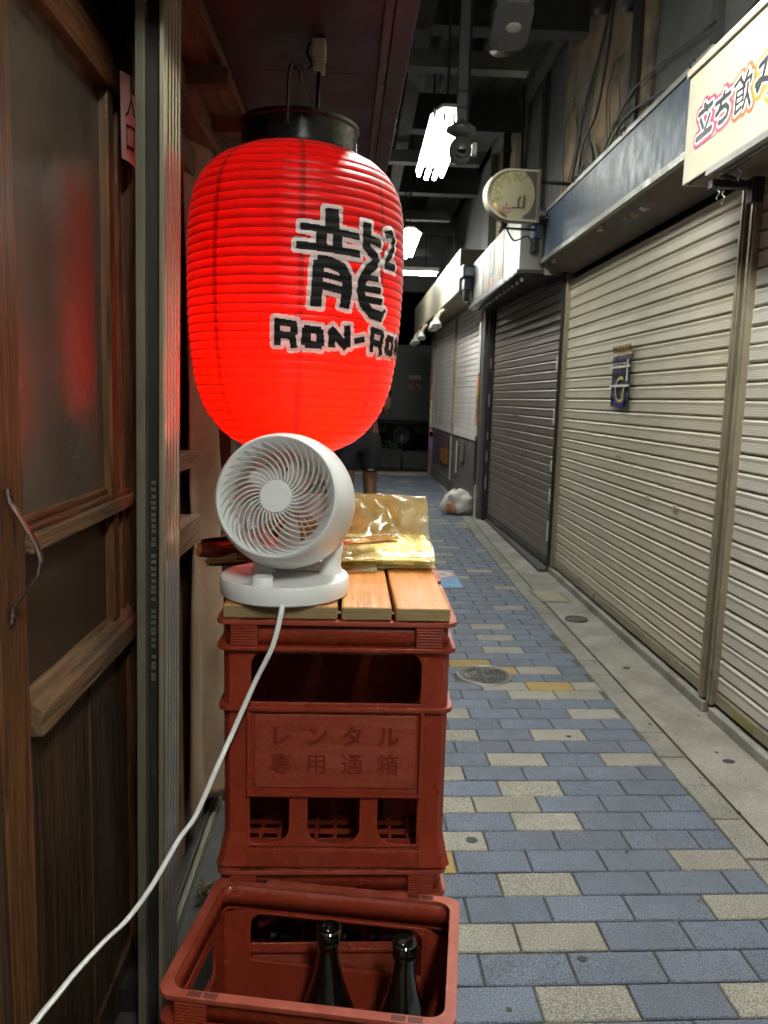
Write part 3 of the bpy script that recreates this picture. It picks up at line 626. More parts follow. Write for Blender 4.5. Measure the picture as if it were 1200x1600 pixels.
for k, (colr, st) in enumerate(SIGN.items()):
    e = .00015*k
    st = [(p_, w_*1.35) for p_, w_ in st]
    stroke_patch(st, .019, .0022, lambda u, v: (1.1592-e, u, v)).build('letter_border', colr, t)
    stroke_patch(st, .0075, .0018, lambda u, v: (1.1582-e, u, v)).build('letter_outline', 'outline_white', t)
    stroke_patch(st, .0, .0014, lambda u, v: (1.1572-e, u, v)).build('letter', 'ink_charcoal', t)
stroke_patch([([(2.76-.012*k, 2.083), (2.755-.012*k, 2.0835)], .0016) for k in range(12)], 0, .0012, lambda u, v: (1.159, u, v)).build('small_print', 'shadow_print', t)

# ---- white sign box with posters, over the dark shutter
t = thing('poster_sign_box', 'white sign box with yellow and blue posters and black underside', 'sign', (0,0,0))
b = MB(); b.prism([(1.10,2.10),(1.38,2.10),(1.38,2.50),(1.10,2.50)], 5.42, 7.62, 'y'); b.build('box', 'sign_white', t, bevel=.004)
b = MB(); b.prism([(1.085,2.075),(1.40,2.075),(1.40,2.098),(1.085,2.098)], 5.40, 7.66, 'y'); b.build('black_underside', 'sign_black', t)
b = MB(); b.box(1.082,1.0845,5.40,7.66,2.085,2.112); b.build('front_lip', 'trim_grey', t)
b = MB(); b.box(1.095,1.0985,6.95,7.60,2.13,2.44); b.build('shaded_panel', 'trim_grey', t)
for y0, y1, z0, z1, m_ in ((6.62,6.93,2.13,2.45,'orange_print'),(6.44,6.60,2.22,2.45,'sky_print'),(6.44,6.60,2.13,2.205,'red_print'),(6.36,6.42,2.12,2.46,'yellow_print'),(6.02,6.35,2.12,2.49,'orange_print')):
    b = MB(); b.box(1.096,1.0988,y0,y1,z0,z1); b.build('poster', m_, t)
b = MB(); b.box(1.0945,1.0958,6.10,6.2,2.15,2.45); b.box(1.0945,1.0958,6.24,6.28,2.2,2.4); b.build('poster_text', 'yellow_print', t)
b = MB(); b.box(1.0945,1.0958,6.50,6.54,2.25,2.43); b.box(1.0945,1.0958,6.46,6.58,2.33,2.35); b.build('poster_text', 'white_print', t)
b = MB(); b.tube([(1.14,5.45+.02*k,2.06-.006*abs(math.sin(k*.4))) for k in range(105)], .004, 5); b.build('light_string', 'rubber_black', t)
for k in range(12):
    b = MB(); b.lathe([(.001,.02),(.008,.016),(.013,.0),(.009,-.012),(.001,-.016)], 10); b.build('string_bulb', 'spot_white', t, True, loc=(1.14, 5.5+.16*k, 2.045))

# ---- long cream sign box, further on
t = thing('long_sign_box', 'long cream sign box with grey lettering and spot lamps under it', 'sign', (.985,7.72,0), (0,0,rad(90.6)))
b = MB(); b.box(0,5.1,-.30,0,2.26,2.66); b.build('box', 'sign_cream', t, bevel=.004)
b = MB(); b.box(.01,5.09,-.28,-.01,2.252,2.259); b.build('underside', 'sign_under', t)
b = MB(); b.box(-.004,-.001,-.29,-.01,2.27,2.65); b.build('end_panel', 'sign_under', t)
for k in range(4):
    L0 = 4.98-k*.40
    st = [([(L0,2.34),(L0,2.54)],.022),([(L0,2.54),(L0-.22,2.54)],.02),([(L0-.22,2.54),(L0-.22,2.34)],.022),([(L0,2.34),(L0-.22,2.34)],.02)]
    if k % 2: st = st[:2]+[([(L0,2.44),(L0-.2,2.44)],.02),([(L0-.2,2.54),(L0-.2,2.34)],.022)]
    stroke_patch(st, 0, .012, lambda u, v: (u, .002, v)).build('letter', 'trim_grey', t)
for u in (1.35, 1.75, 3.2, 4.05, 4.55):
    s = obj('spot_lamp', MB().tube([(u,-.05,2.25),(u+.02,.02,2.20),(u-.02,.05,2.12)], .02, 10).mesh('spot_lamp'), 'socket_beige', t, True)
    b = MB(); b.lathe([(.02,.05),(.03,.03),(.055,-.03),(.058,-.045),(.05,-.046),(.0,-.03)], 16, Matrix.Translation((u-.04,.06,2.08)) @ Matrix.Rotation(rad(25),4,'Y')); b.build('reflector', 'spot_white', s, True)

# ---- floodlights
def flood(label, loc, s=1.0, rz=0):
    t = thing('floodlight', label, 'floodlight', loc, (0,0,rz), 'unlit floodlights on the signs')
    b = MB(); b.box(-.05*s,.05*s,-.08*s,.08*s,-.02*s,.08*s); b.build('housing', 'flood_blue', t, bevel=.012*s)
    b = MB(); b.box(-.036*s,.036*s,-.086*s,-.0805*s,-.006*s,.055*s); b.build('lens', 'flood_glass', t)
    b = MB(); b.box(-.03*s,.03*s,-.05*s,.04*s,-.11*s,-.02*s); b.build('arm', 'flood_blue', t, bevel=.008*s)
    b = MB(); b.box(-.02*s,.02*s,-.03*s,.05*s,-.2*s,-.11*s); b.build('clamp', 'black_plastic', t, bevel=.005*s)
flood('unlit blue grey floodlight on the near end of the poster sign box', (1.19,5.36,2.40), 1.0, .1)
flood('unlit dark floodlight on the far end of the poster sign box', (1.04,7.58,2.38), 1.2, .1)

# ---- round hanging sign
t = thing('hanging_sign', 'rounded cream hanging sign painted with leaves and two small silhouettes', 'sign', (.99,5.20,2.52), (0, 0, rad(6)))
R = .152
out = [(-.015+ -R*math.sin(rad(a))*1.06, R*math.cos(rad(a))) for a in range(0, 181, 10)] + [(.165,-R),(.165,R)]
me = plate([out], .07); o = obj('face', me, 'moon_sign', t); o.rotation_euler = (rad(90),0,0)
me = plate([[(p[0]*1.05-.002, p[1]*1.05) for p in out], [(p[0]*.985, p[1]*.975) for p in out]], .09); o = obj('rim', me, 'sign_cream', t); o.rotation_euler = (rad(90),0,0)
b = MB(); b.box(.155,.17,-.045,.045,-.165,.165); b.build('side_bracket', 'sign_under', t)
disc = [(.02+.118*math.cos(a), .02+.13*math.sin(a)) for a in [2*math.pi*k/32 for k in range(32)]]
me = plate([[(.06,-.148),(.15,-.148),(.15,.148),(.07,.148)] + [(.02+.118*math.cos(rad(a)), .005+.142*math.sin(rad(a))) for a in range(60,-75,-9)]], .002); o = obj('dark_field', me, 'shadow_print', t, loc=(0,-.0365,0)); o.rotation_euler = (rad(90),0,0)
lv = []
for k in range(70):
    a = rnd.uniform(100, 215); r_ = R*rnd.uniform(.45,.95); x, z = -.015+r_*math.cos(rad(a)), r_*math.sin(rad(a))*.9+.02
    if rnd.random() < .3: x, z = rnd.uniform(-.08,.09), rnd.uniform(.09,.135)
    lv.append(([(x,z),(x+rnd.uniform(-.008,.008),z-rnd.uniform(.004,.012))], .0045))
stroke_patch(lv, 0, .0025, lambda u, v: (u, -.0362, v)).build('leaf_print', 'leaf_print', t)
stroke_patch([([(.032,-.07),(.030,-.03),(.042,-.012)],.007),([(.065,-.075),(.07,-.02),(.068,-.005)],.008),([(-.01,-.078),(.06,-.075)],.004)], 0, .002, lambda u, v: (u, -.0378, v)).build('silhouette', 'shadow_print', t)
stroke_patch([([(-.075,-.082),(-.02,-.085)],.003),([(-.07,-.082),(-.062,-.105),(-.045,-.112),(-.028,-.105),(-.02,-.085)],.003),([(-.05,-.05),(-.048,-.082)],.003)], 0, .002, lambda u, v: (u, -.0374, v)).build('red_mark', 'pink_a', t)
b = MB(); b.tube([(-.13,-.034,-.06),(-.10,-.034,-.10),(-.05,-.034,-.14)], .012, 8); b.build('rust_patch', 'rust', t, True)
for P, r_ in (([(-.06,0,-.16),(-.06,0,-.2),(.165,0,-.2)],.008),([(.165,0,.1),(.42,0,.1)],.012),([(.165,0,-.12),(.42,0,-.12)],.012)):
    b = MB(); b.tube(P, r_, 8); b.build('mount_bar', 'rail_dark', t, True)
cable('wire', [(-.03,0,-.2),(.03,.02,-.27),(.12,.02,-.24),(.17,.02,-.3)], .006, 'rubber_black', t)
t = thing('drain_pipe', 'dark vertical pipe running up the wall behind the hanging sign', 'pipe', (1.30,7.2,2.5))
b = MB(); b.tube([(0,0,-.05),(0,0,1.35)], .035, 12); b.build('pipe', 'rail_dark', t, True)
for z in (.2,.9): b = MB(); b.lathe([(.036,z),(.045,z),(.045,z+.03),(.036,z+.03)], 14); b.build('collar', 'rubber_black', t)

# ---- tiled wall under the pale shutters, posters, purple post
t = thing('tiled_base_wall', 'grey tiled low wall under the pale shutters', 'wall', (D0.x, D0.y, 0), (0,0,math.atan2(D1.y-D0.y, D1.x-D0.x)))
LW = (D1-D0).length
b = MB(); b.box(-.05, LW, -.08, .0, 0, .76); b.build('core', 'tile_joint', t)
for i in range(4):
    for k in range(11):
        x0 = k*.39-.04; x1 = min(x0+.385, LW)
        b = MB(); b.box(x0, x1-.005, -.005, .008 if i else .022, .005+i*.19, .187+i*.19); b.build('tile', 'tile_wall', t, bevel=.002)
for (x0, x1, z0, z1, m_) in ((1.93,2.04,.16,.74,'white_print'),(1.42,1.52,.30,.70,'white_print'),(.95,1.15,.48,.74,'trim_grey'),(2.2,3.6,.55,.74,'purple_post'),(2.2,3.0,.33,.54,'orange_print'),(3.0,3.6,.36,.54,'purple_post')):
    b = MB(); b.box(x0,x1,.0225,.025,z0,z1); b.build('notice', m_, t)
t = thing('purple_post', 'purple painted post with stickers at the end of the shops', 'post', (1.20,12.25,0))
b = MB(); b.box(-.03,.05,-.06,.06,0,2.3); b.build('post', 'purple_post', t, bevel=.004)
for z0, z1, m_ in ((.45,.70,'violet_print'),(.62,.72,'red_print'),(.78,1.2,'white_print'),(1.2,1.4,'red_print')):
    b = MB(); b.box(-.02,.04,-.063,-.0605,z0,z1); b.build('sticker', m_, t)
def strip_poster(label, x, y, z, w, h, cols):
    t = thing('strip_poster', label, 'poster', (x,y,z), (0,0,rad(90)), 'posters on the shutter frame')
    n = len(cols); z0 = 0
    for c_, f in cols:
        b = MB(); b.box(-w/2,w/2,.0,.003,z0,z0+f*h-.002); b.build('panel', c_, t); z0 += f*h
strip_poster('tall white and red strip poster beside the grey pillar', 1.2565, 7.973, 1.48, .13, .68, (('white_print',.75),('red_print',.25)))
strip_poster('tall orange and red strip poster under the white one by the pillar', 1.2565, 7.973, .80, .138, .66, (('violet_print',.06),('white_print',.16),('red_print',.14),('orange_print',.34),('amber',.14),('red_print',.16)))

# ---- rubbish bag
t = thing('rubbish_bag', 'knotted white plastic rubbish bag lying by the grey pillar', 'bag', (1.12,8.12,0))
b = MB()
def bagf(u, v):
    a = 2*math.pi*u; p = math.pi*v; x, y, z = math.sin(p)*math.cos(a), math.sin(p)*math.sin(a), -math.cos(p)
    r = 1+.28*nz(x*1.7+3, y*1.7, z*1.7)+.10*abs(nz(x*5, y*5+2, z*5))
    return (x*r*.17-.02*(z > .5), y*r*.14, max(.0, .115+z*r*.135))
b.grid(bagf, 36, 20); b.build('bag', 'bag_white', t, True)
b = MB(); b.grid(lambda u, v: tuple(q*.5+o_ for q, o_ in zip(bagf(u*.999, v), (-.07,-.072,.012))), 24, 14); b.build('contents', 'bag_orange', t, True)
b = MB(); b.tube([(-.02,0,.23),(-.05,-.01,.26),(-.09,-.03,.22),(-.15,-.04,.10),(-.19,-.05,.03)], [.02,.012,.03,.05,.03], 8); b.build('loose_neck', 'bag_white', t, True)
t = thing('white_strip', 'thin white rod leaning on the grey pillar foot', 'rod', (1.25,7.83,0)); b = MB(); b.tube([(0,0,0),(.004,.04,.34)], .009, 6); b.build('rod', 'white_print', t)

# ---- fluorescent fixtures of the alley, one every 3.14 m along the ceiling
def make_lamp(loc, label, tube='tube'):
    t = thing('ceiling_lamp', label, 'lamp', loc, (0,0,0), 'fluorescent lamps along the alley ceiling')
    b = MB(); b.prism([(-.105,.028),(-.105,.034),(-.04,.09),(.04,.09),(.105,.034),(.105,.028),(.035,.07),(-.035,.07)], -.57, .57, 'y'); b.build('body', 'lamp_white', t)
    for x, z in ((-.082,.010),(-.028,-.012),(.028,-.012),(.082,.010)):
        b = MB(); b.tube([(x,-.56,z),(x,-.555,z),(x,.555,z),(x,.56,z)], [.009,.0145,.0145,.009], 14); o = b.build('tube', tube, t, True)
        b = MB()
        for s in (-1, 1): b.box(x-.008,x+.008,s*.568-.006,s*.568+.006,z-.006,z+.05)
        b.build('lamp_holder', 'lamp_white', t, bevel=.003)
    for y in (-.45,.45): b = MB(); b.tube([(0,y,.10),(0,y,1.2)], .008, 6); b.build('hanging_rod', 'beam_dark', t)
    return t
for k, yy in enumerate((-1.05, 2.08, 5.22, 8.36)):
    make_lamp((.50, yy, 2.78), ('four-tube fluorescent lamp hanging behind the camera pole', 'four-tube fluorescent lamp hanging over the paving beside the red eave', 'four-tube fluorescent lamp hanging behind the security camera pole', 'four-tube fluorescent lamp hanging deeper in the alley')[k] if k else 'four-tube fluorescent lamp hanging at the near mouth of the alley', ('tube','tube','tube_dim_low','tube_dim_mid')[k])
t = thing('ceiling_lamp', 'single fluorescent tube lamp mounted across the far end of the alley', 'lamp', (.45,10.6,2.86), (0,0,rad(90)), 'fluorescent lamps along the alley ceiling')
b = MB(); b.box(-.05,.05,-.62,.62,.03,.08); b.build('body', 'lamp_white', t)
b = MB(); b.tube([(0,-.585,0),(0,.585,0)], .0155, 12); b.build('tube', 'tube', t)
for y in (-.45,.45): b = MB(); b.tube([(0,y,.08),(0,y,1.1)], .008, 6); b.build('hanging_rod', 'beam_dark', t)

# ---- security cameras
t = thing('security_camera', 'ball-shaped grey security camera on the end of a long ceiling pole', 'camera', (.515,4.2,2.5))
b = MB(); b.box(-.024,.024,-.024,.024,.12,1.36); b.build('pole', 'pole_grey', t, bevel=.003)
for z in (.18,.26,.75): b = MB(); b.box(-.027,.027,-.027,.027,z,z+.008); b.build('strap', 'rubber_black', t)
b = MB(); b.lathe([(.02,.14),(.03,.12),(.075,.09),(.078,.075),(.05,.06),(.03,.05)], 24, cap=True); b.build('mount_cap', 'camera_grey', t, True)
b = MB(); b.lathe([(.06*math.cos(rad(a)), .072*math.sin(rad(a))-.02) for a in range(-90, 91, 12)], 24); b.build('ball', 'camera_grey', t, True)
Mf = Matrix.Translation((0,-.045,-.035)) @ Matrix.Rotation(rad(80),4,'X')
b = MB(); b.lathe([(.026,-.01),(.034,-.005),(.034,.022),(.026,.025),(.024,.012)], 20, Mf); b.build('lens_ring', 'pole_grey', t, True)
b = MB(); b.lathe([(.024,.012),(.001,.016)], 20, Mf); b.build('lens', 'lens', t, True)
b = MB(); b.box(.06,.085,-.02,.02,-.04,.02); b.build('side_bracket', 'camera_white', t, bevel=.004)
cable('cable', [(.03,.02,.1),(.05,.02,.02),(.045,.0,-.06),(.0,.0,-.09)], .006, 'rubber_black', t)
cable('pole_cable', [(.033,0,.1),(.034,.0,.7),(.036,0,1.35)], .007, 'rubber_black', t)
t = thing('loudspeaker', 'dark rounded housing with a pale front hung from the ceiling beside the lamp pole', 'speaker', (.665,3.72,2.92), (rad(-12),0,rad(-4)))
me = plate([rrect(-.085,.085,-.16,.16,.06,6)], .12); o = obj('housing', me, 'camera_grey', t, True, .012); 
b = MB(); b.box(-.085,.085,-.20,-.16,-.045,.05); b.build('front_frame', 'camera_white', t, bevel=.012); b = MB(); b.box(-.05,.05,-.203,-.201,-.02,.02); b.build('front_slot', 'lens', t)
b = MB(); b.lathe([(.001,-.062),(.03,-.066),(.036,-.06)], 18); b.build('dial', 'camera_white', t, True, loc=(.01,.0,0)); b = MB(); b.tube([(0,.05,.05),(0,.05,.85)], .015, 8); b.build('hanger', 'rail_dark', t)
b = MB(); b.lathe([(.06,-.03),(.06,.03),(.05,.04)], 18, cap=True); b.build('rear_pod', 'camera_grey', t, True, loc=(-.02,.19,0))

# ============================================================ LEFT SIDE
tav = thing('tavern_building', 'old dark wooden tavern wall behind the red lantern', 'building')
def tb(x0, x1, y0, y1, z0, z1, m, name, bev=.002): b = MB(); b.box(x0,x1,y0,y1,z0,z1); return b.build(name, m, tav, bevel=bev)
tb(-.95,-.50,-6,12.2,-.02,1.95,'wall_dark','wall',0)
tb(-1.0,-.62,-6,12.2,1.951,4.0,'wall_dark','upper_wall',0)
tb(-.50,-.425,.55,.905,0,1.95,'dark_panel','jamb')
tb(-.50,-.375,-6,.60,0,1.95,'dark_panel','wall_boarding')
# wall past the post: posts, boards, sills
tb(-.50,-.405,1.46,1.80,.06,1.95,'old_wood_v','board')
tb(-.40,-.375,1.47,1.53,.06,1.93,'old_wood_v','post')
tb(-.42,-.365,1.56,1.80,1.035,1.07,'old_wood_h','rail')
tb(-.42,-.360,1.56,1.80,.86,.92,'weathered_rail','rail')
tb(-.50,-.415,1.805,2.15,.06,1.95,'dark_panel','board')
tb(-.46,-.345,2.16,2.26,.03,1.93,'old_wood_v','post')
tb(-.50,-.40,2.27,2.75,.05,1.95,'night_wall','gap_shade_board')  # near-black board, the gap's shade is put into its colour
tb(-.50,-.345,2.76,2.86,.0,1.93,'old_wood_v','post')
tb(-.50,-.37,2.87,12.1,.0,1.95,'plaster_left','plaster')
tb(-.47,-.385,1.36,2.75,.0,.052,'rail_dark','sill_track')
tb(-.384,-.372,1.36,2.75,.0,.035,'aluminium_dull','sill_lip')
for x0, x1, z0, z1, m_ in ((-.42,-.385,1.70,1.76,'beam_wood'),(-.40,-.345,1.775,1.83,'old_wood_h'),(-.36,-.30,1.835,1.868,'beam_wood'),(-.31,-.275,1.845,1.869,'old_wood_h')):
    tb(x0,x1,1.40,2.7,z0,z1,m_,'beam')
for k, yy in enumerate((1.62, 1.9, 2.2, 2.5)): tb(-.42,-.262,yy,yy+.035,1.80,1.834,'beam_wood','rafter')
# eave over the lantern
t = thing('eave', 'dark red painted eave board over the lantern with a trim along its edge', 'eave', (0,0,0), (0,0,rad(.9)))
for k in range(2): b = MB(); b.box(-.60,.075,1.0+k*.73,1.0+k*.73+.728,1.872,1.89); b.build('soffit_panel', 'eave_red', t)
b = MB(); b.box(.0765,.115,1.0,2.46,1.855,1.93); b.build('edge_board', 'eave_red', t, bevel=.002)
b = MB(); b.box(.058,.0755,1.0,2.46,1.858,1.8715); b.build('trim', 'eave_trim', t, bevel=.002)
b = MB(); b.box(-.62,.13,1.0,2.48,1.935,1.95); b.build('roof_sheet', 'rail_dark', t)

# ---- sliding door
t = thing('sliding_door', 'old wooden sliding door with a frosted pane over a pebbled one', 'door', (-.430,.90,0), (0,rad(.6),0))
def dp(y0, y1, z0, z1, m, name, x0=-.03, x1=.0, bev=.003): b = MB(); b.box(x0,x1,y0,y1,z0,z1); return b.build(name, m, t, bevel=bev)
dp(.005,.085,.04,1.93,'old_wood_v','stile'); dp(.0855,.098,.04,1.93,'old_wood_v','stile_moulding',-.025,-.006)
dp(.455,.485,.79,1.69,'old_wood_v','muntin',-.028,-.002); dp(.4855,.505,.79,1.69,'dark_panel','muntin_moulding',-.028,-.010); dp(.525,.545,.79,1.69,'old_wood_v','muntin_moulding',-.03,-.008)
dp(.60,.66,.04,1.93,'old_wood_v','stile')
rl = dp(.098,.60,1.69,1.735,'old_wood_h','rail',-.026,.004); dp(.098,.60,1.737,1.765,'old_wood_h','rail',-.028,-.006); dp(.098,.60,1.766,1.93,'dark_panel','top_panel',-.03,-.018)
dp(.098,.60,.987,1.012,'weathered_rail','rail',-.028,.004); dp(.098,.60,1.0125,1.022,'old_wood_h','rail_moulding',-.028,-.003); dp(.098,.60,1.0225,1.034,'old_wood_h','rail_moulding',-.028,-.012)
b = MB(); b.prism([(-.03,.735),(.010,.735),(.010,.770),(-.012,.797),(-.03,.797)], .098, .60, 'y'); b.build('bottom_rail', 'weathered_rail', t, bevel=.002)
dp(.098,.60,1.034,1.69,'frosted_glass','upper_pane',-.022,-.018,0); dp(.098,.60,.797,.987,'pebbled_glass','lower_pane',-.022,-.018,0)
for k, (a, c_) in enumerate(((.098,.22),(.221,.345),(.346,.47),(.471,.60))): dp(a,c_,.09,.734,'dark_panel','plank',-.028,-.012-.003*(k%2),.003)
dp(.0,.66,.0,.089,'dark_panel','bottom_board',-.03,-.006)
P = [(.004,.030,1.082),(.006,.031,1.065),(.018,.032,1.045),(.034,.033,1.015),(.040,.033,.995),(.036,.033,.975),(.018,.032,.950),(.006,.031,.935),(.004,.030,.915)]
hb = MB()
Q = []
for i in range(len(P)-1):
    for k in range(5): Q.append(Vector(P[i]).lerp(Vector(P[i+1]), k/5))
Q.append(Vector(P[-1]))
for i, p in enumerate(Q):
    w = .006
    hb.v += [(p.x-.0012,p.y-w,p.z),(p.x-.0012,p.y+w,p.z),(p.x+.0012,p.y+w,p.z),(p.x+.0012,p.y-w,p.z)]
for i in range(len(Q)-1):
    for k in range(4): hb.f.append((i*4+k, i*4+(k+1)%4, i*4+4+(k+1)%4, i*4+4+k))
hnd = hb.build('handle', 'handle_steel', t, True)
for z in (1.074,.923):
    b = MB(); b.lathe([(.0035,0),(.002,.0025),(.0001,.003)], 10, Matrix.Translation((.0055,.0305,z)) @ Matrix.Rotation(rad(90),4,'Y')); b.build('screw', 'nail', hnd, True)
# paper notice
t = thing('paper_notice', 'pale pink paper strip with handwritten entrance characters on the door frame', 'notice', (-.402,1.372,1.660))
b = MB(); b.grid(lambda u, v: (.004+.008*math.sin(u*2.2)*(.4+v), lerp(-.004,.085,u), lerp(-.075,.062,v)+.004*math.sin(u*3)), 8, 10); b.build('sheet', 'paper_pink', t, True)
ff = lambda u, v: (.0065+.008*math.sin((u+.004)/.089*2.2)*(.4+(v+.075)/.137), u, v+.004*math.sin((u+.004)/.089*3))
stroke_patch([([(.030,.040),(.028,.024),(.018,.002),(.010,-.004)],.0022),([(.028,.024),(.042,.004),(.052,-.002)],.0024)], 0, .0011, ff).build('character', 'ink', t)
stroke_patch([([(.012,-.020),(.014,-.056)],.0018),([(.012,-.020),(.046,-.018),(.044,-.056)],.0022),([(.014,-.053),(.044,-.053)],.0022)], 0, .0011, ff).build('character', 'ink', t)

# ---- aluminium shutter channel post
t = thing('shutter_channel_post', 'tall ribbed aluminium shutter post beside the wooden door', 'post', (-.388,1.35,0), (0,rad(1.0),0))
b = MB(); b.box(.009,.024,-.070,.05,0,1.87); b.build('outer_flange', 'aluminium_dull', t, bevel=.0012)
b = MB(); b.box(.0242,.0458,-.050,.05,0,1.87); b.build('channel', 'dark_channel', t)
b = MB(); b.box(.046,.054,-.070,.045,0,1.87); b.build('inner_flange', 'aluminium', t, bevel=.0012)
for k in range(5):
    y = -.064+k*.0215; b = MB(); b.prism([(.0542,y),(.0568,y+.003),(.0568,y+.0125),(.0542,y+.0155)], 0, 1.87, 'z'); b.build('rib', 'aluminium', t)
for k in range(34):
    z = .70+.0105*k+rnd.uniform(-.002,.002)
    if k in (5,13,22): continue
    b = MB(); b.box(.0275+rnd.uniform(0,.002),.036,-.0512,-.0501,z,z+.006); b.build('stencil_mark', 'aluminium_dull', t)

# ---- beige hanging sheet on the wall
t = thing('hanging_sheet', 'stained beige vinyl sheet hanging in folds along the tavern wall', 'sheet', (0,0,0))
def sh(u, v):
    z = lerp(.10+.03*math.sin(u*5), 1.80, v); y = lerp(1.80, 2.11+.012*math.sin(v*17)+.01*math.sin(v*41), u)
    return (-.395+.035*u+.012*math.sin(u*9+v*3)+.008*nz(u*3, v*6, 1), y, z)
b = MB(); b.grid(sh, 24, 80); o = b.build('sheet', 'cloth_beige', t, True); m = o.modifiers.new('solid','SOLIDIFY'); m.thickness = .004
# small dry tuft on the floor
t = thing('dry_tuft', 'small dry twig tuft lying on the floor by the wall sill', 'tuft', (-.335,1.70,0))
for k in range(16):
    p = [Vector((rnd.uniform(-.02,.02), rnd.uniform(-.025,.025), rnd.uniform(.002,.045))) for _ in range(4)]
    b = MB(); b.tube(p, .0014, 5); b.build('twig', 'twig', t)

# ============================================================ LANTERN
AX, AY = -.1245, 1.60
LP = [(1.087,.075),(1.104,.118),(1.13,.150),(1.168,.178),(1.22,.197),(1.283,.207),(1.35,.2115),(1.41,.2135),(1.48,.2135),(1.535,.211),(1.585,.203),(1.620,.184),(1.645,.157),(1.665,.113)]
_z = [p[0] for p in LP]; _r = [p[1] for p in LP]
# smooth the profile
zz = np.linspace(1.087, 1.665, 400); rr = np.interp(zz, _z, _r); ker = np.hanning(31); ker /= ker.sum()
rp = np.concatenate([np.full(15, rr[0])-np.arange(15,0,-1)*(rr[1]-rr[0])*.8, rr, np.full(15, rr[-1])-np.arange(1,16)*(rr[-2]-rr[-1])*.8]); rr = np.convolve(rp, ker, 'valid')
NR = 36
def lan_r(z, th=0):
    base = float(np.interp(z, zz, rr)); f = (z-1.087)/.578
    ph = (f*NR) % 1.0
    d = lerp(.0014, .0029, max(0, min(1, f)))
    wob = .0012*nz(th*2.2, z*9, 5)
    return base + d*(math.sin(math.pi*ph)**.7 - .6) + wob
lan = thing('paper_lantern', 'large lit red paper lantern with black lettering hanging under the eave', 'lantern', (AX,AY,1.40), (0, rad(.8), 0))
nth, nzv = 160, NR*9
b = MB()
for j in range(nzv+1):
    z = 1.0872+.5776*j/nzv
    for k in range(nth):
        th = 2*math.pi*k/nth; r = lan_r(z, math.sin(th)*3)
        b.v.append((r*math.sin(th), -r*math.cos(th), z-1.40))
for j in range(nzv):
    for k in range(nth):
        k2 = (k+1) % nth; b.f.append((j*nth+k, j*nth+k2, (j+1)*nth+k2, (j+1)*nth+k))
shade = b.build('paper_shade', 'lantern_paper', lan, True)
for i in range(1, NR):
    zi = 1.087+.578*i/NR; ri = lan_r(zi+1e-5)+.0003
    hoop = MB()
    P = [(ri*math.sin(a), -ri*math.cos(a), zi-1.40) for a in [2*math.pi*k/72 for k in range(73)]]
    hoop.tube(P, .0007, 5, cap=False); hoop.build('hoop', 'hoop_red', lan, True)
def lan_pt(off):
    def f(u, v):
        th = u/.2135; r = lan_r(v, math.sin(th)*3)+off
        return (r*math.sin(th), -r*math.cos(th), v-1.40)
    return f
DRAGON = [([(.0772,1.522),(.0775,1.4899)],.0131),([(.0228,1.4915),(.1302,1.4845)],.0058),([(.0586,1.4859),(.0588,1.4646)],.010),([(.0877,1.4867),(.0882,1.463)],.0092),([(.0165,1.4596),(.1324,1.4552)],.0063),
 ([(.0551,1.4342),(.0518,1.3603)],.010),([(.0547,1.4352),(.0755,1.4347),(.0974,1.427),(.1078,1.4116),(.11,1.3887),(.1058,1.3618)],.010),([(.0641,1.4132),(.108,1.4066)],.0052),([(.0622,1.3947),(.1088,1.3875)],.0068),
 ([(.1483,1.5104),(.148,1.4684)],.0094),([(.1568,1.4852),(.1823,1.4815)],.0073),([(.148,1.4706),(.1691,1.4559),(.1763,1.4479)],.0086),
 ([(.1729,1.4463),(.1552,1.4326),(.1412,1.4119),(.1388,1.3916),(.1457,1.3721),(.1659,1.3559),(.1958,1.353)],.0094),([(.1465,1.4181),(.1791,1.4184)],.0055),([(.1473,1.3981),(.1878,1.3983)],.0058),([(.1515,1.379),(.1935,1.3794)],.0058),([(.1939,1.3505),(.2053,1.3657)],.0037),
 ([(.1997,1.5004),(.2177,1.506),(.2282,1.4977),(.2242,1.4785),(.2097,1.4599),(.2036,1.4475),(.2361,1.4468)],.0066)]
RON = [([(-.0154,1.3316),(-.0145,1.2899)],.0058),([(-.0189,1.3293),(.0166,1.3255)],.0058),([(.0143,1.3259),(.0151,1.3084)],.0063),([(-.0144,1.3071),(.0156,1.3051)],.0063),([(.0114,1.305),(.0151,1.2859)],.0063),
 ([(.0338,1.3183),(.0619,1.3174)],.0068),([(.0607,1.3169),(.0639,1.2915)],.0073),([(.0639,1.2915),(.0366,1.2926)],.0063),([(.0373,1.3184),(.0366,1.2926)],.0089),
 ([(.0836,1.3192),(.0848,1.2914)],.0068),([(.0811,1.3202),(.1137,1.2918)],.0079),([(.1142,1.3279),(.1163,1.2931)],.0068)]
DASH = [([(.1313,1.3035),(.1538,1.3087)],.0052)]
RON2 = [([(u+.190, v-.002) for u, v in s], w*.95) for s, w in RON]
for st in (DRAGON, RON+DASH+RON2):
    stroke_patch(st, .0078, .0014, lan_pt(.0007), True).build('lettering_outline', 'lantern_white', lan, True)
    stroke_patch(st, .0, .0012, lan_pt(.0016), True).build('lettering', 'ink', lan, True)
b = MB(); b.lathe([(.108,.258),(.117,.258),(.117,.264),(.113,.267),(.113,.309),(.1165,.313),(.1165,.319),(.111,.319),(.108,.313)], 64); b.build('top_ring', 'black_plastic', lan, 'auto')
b = MB(); b.lathe([(.0001,-.312),(.072,-.312),(.078,-.318),(.078,-.345),(.06,-.346),(.0001,-.335)], 48); b.build('ring_light_stop', 'black_plastic', lan, True)  # bottom ring, closed by a disc added to block the bulb's light
b = MB(); b.lathe([(.0001,.290),(.109,.290)], 40); b.build('top_cover', 'black_plastic', lan)
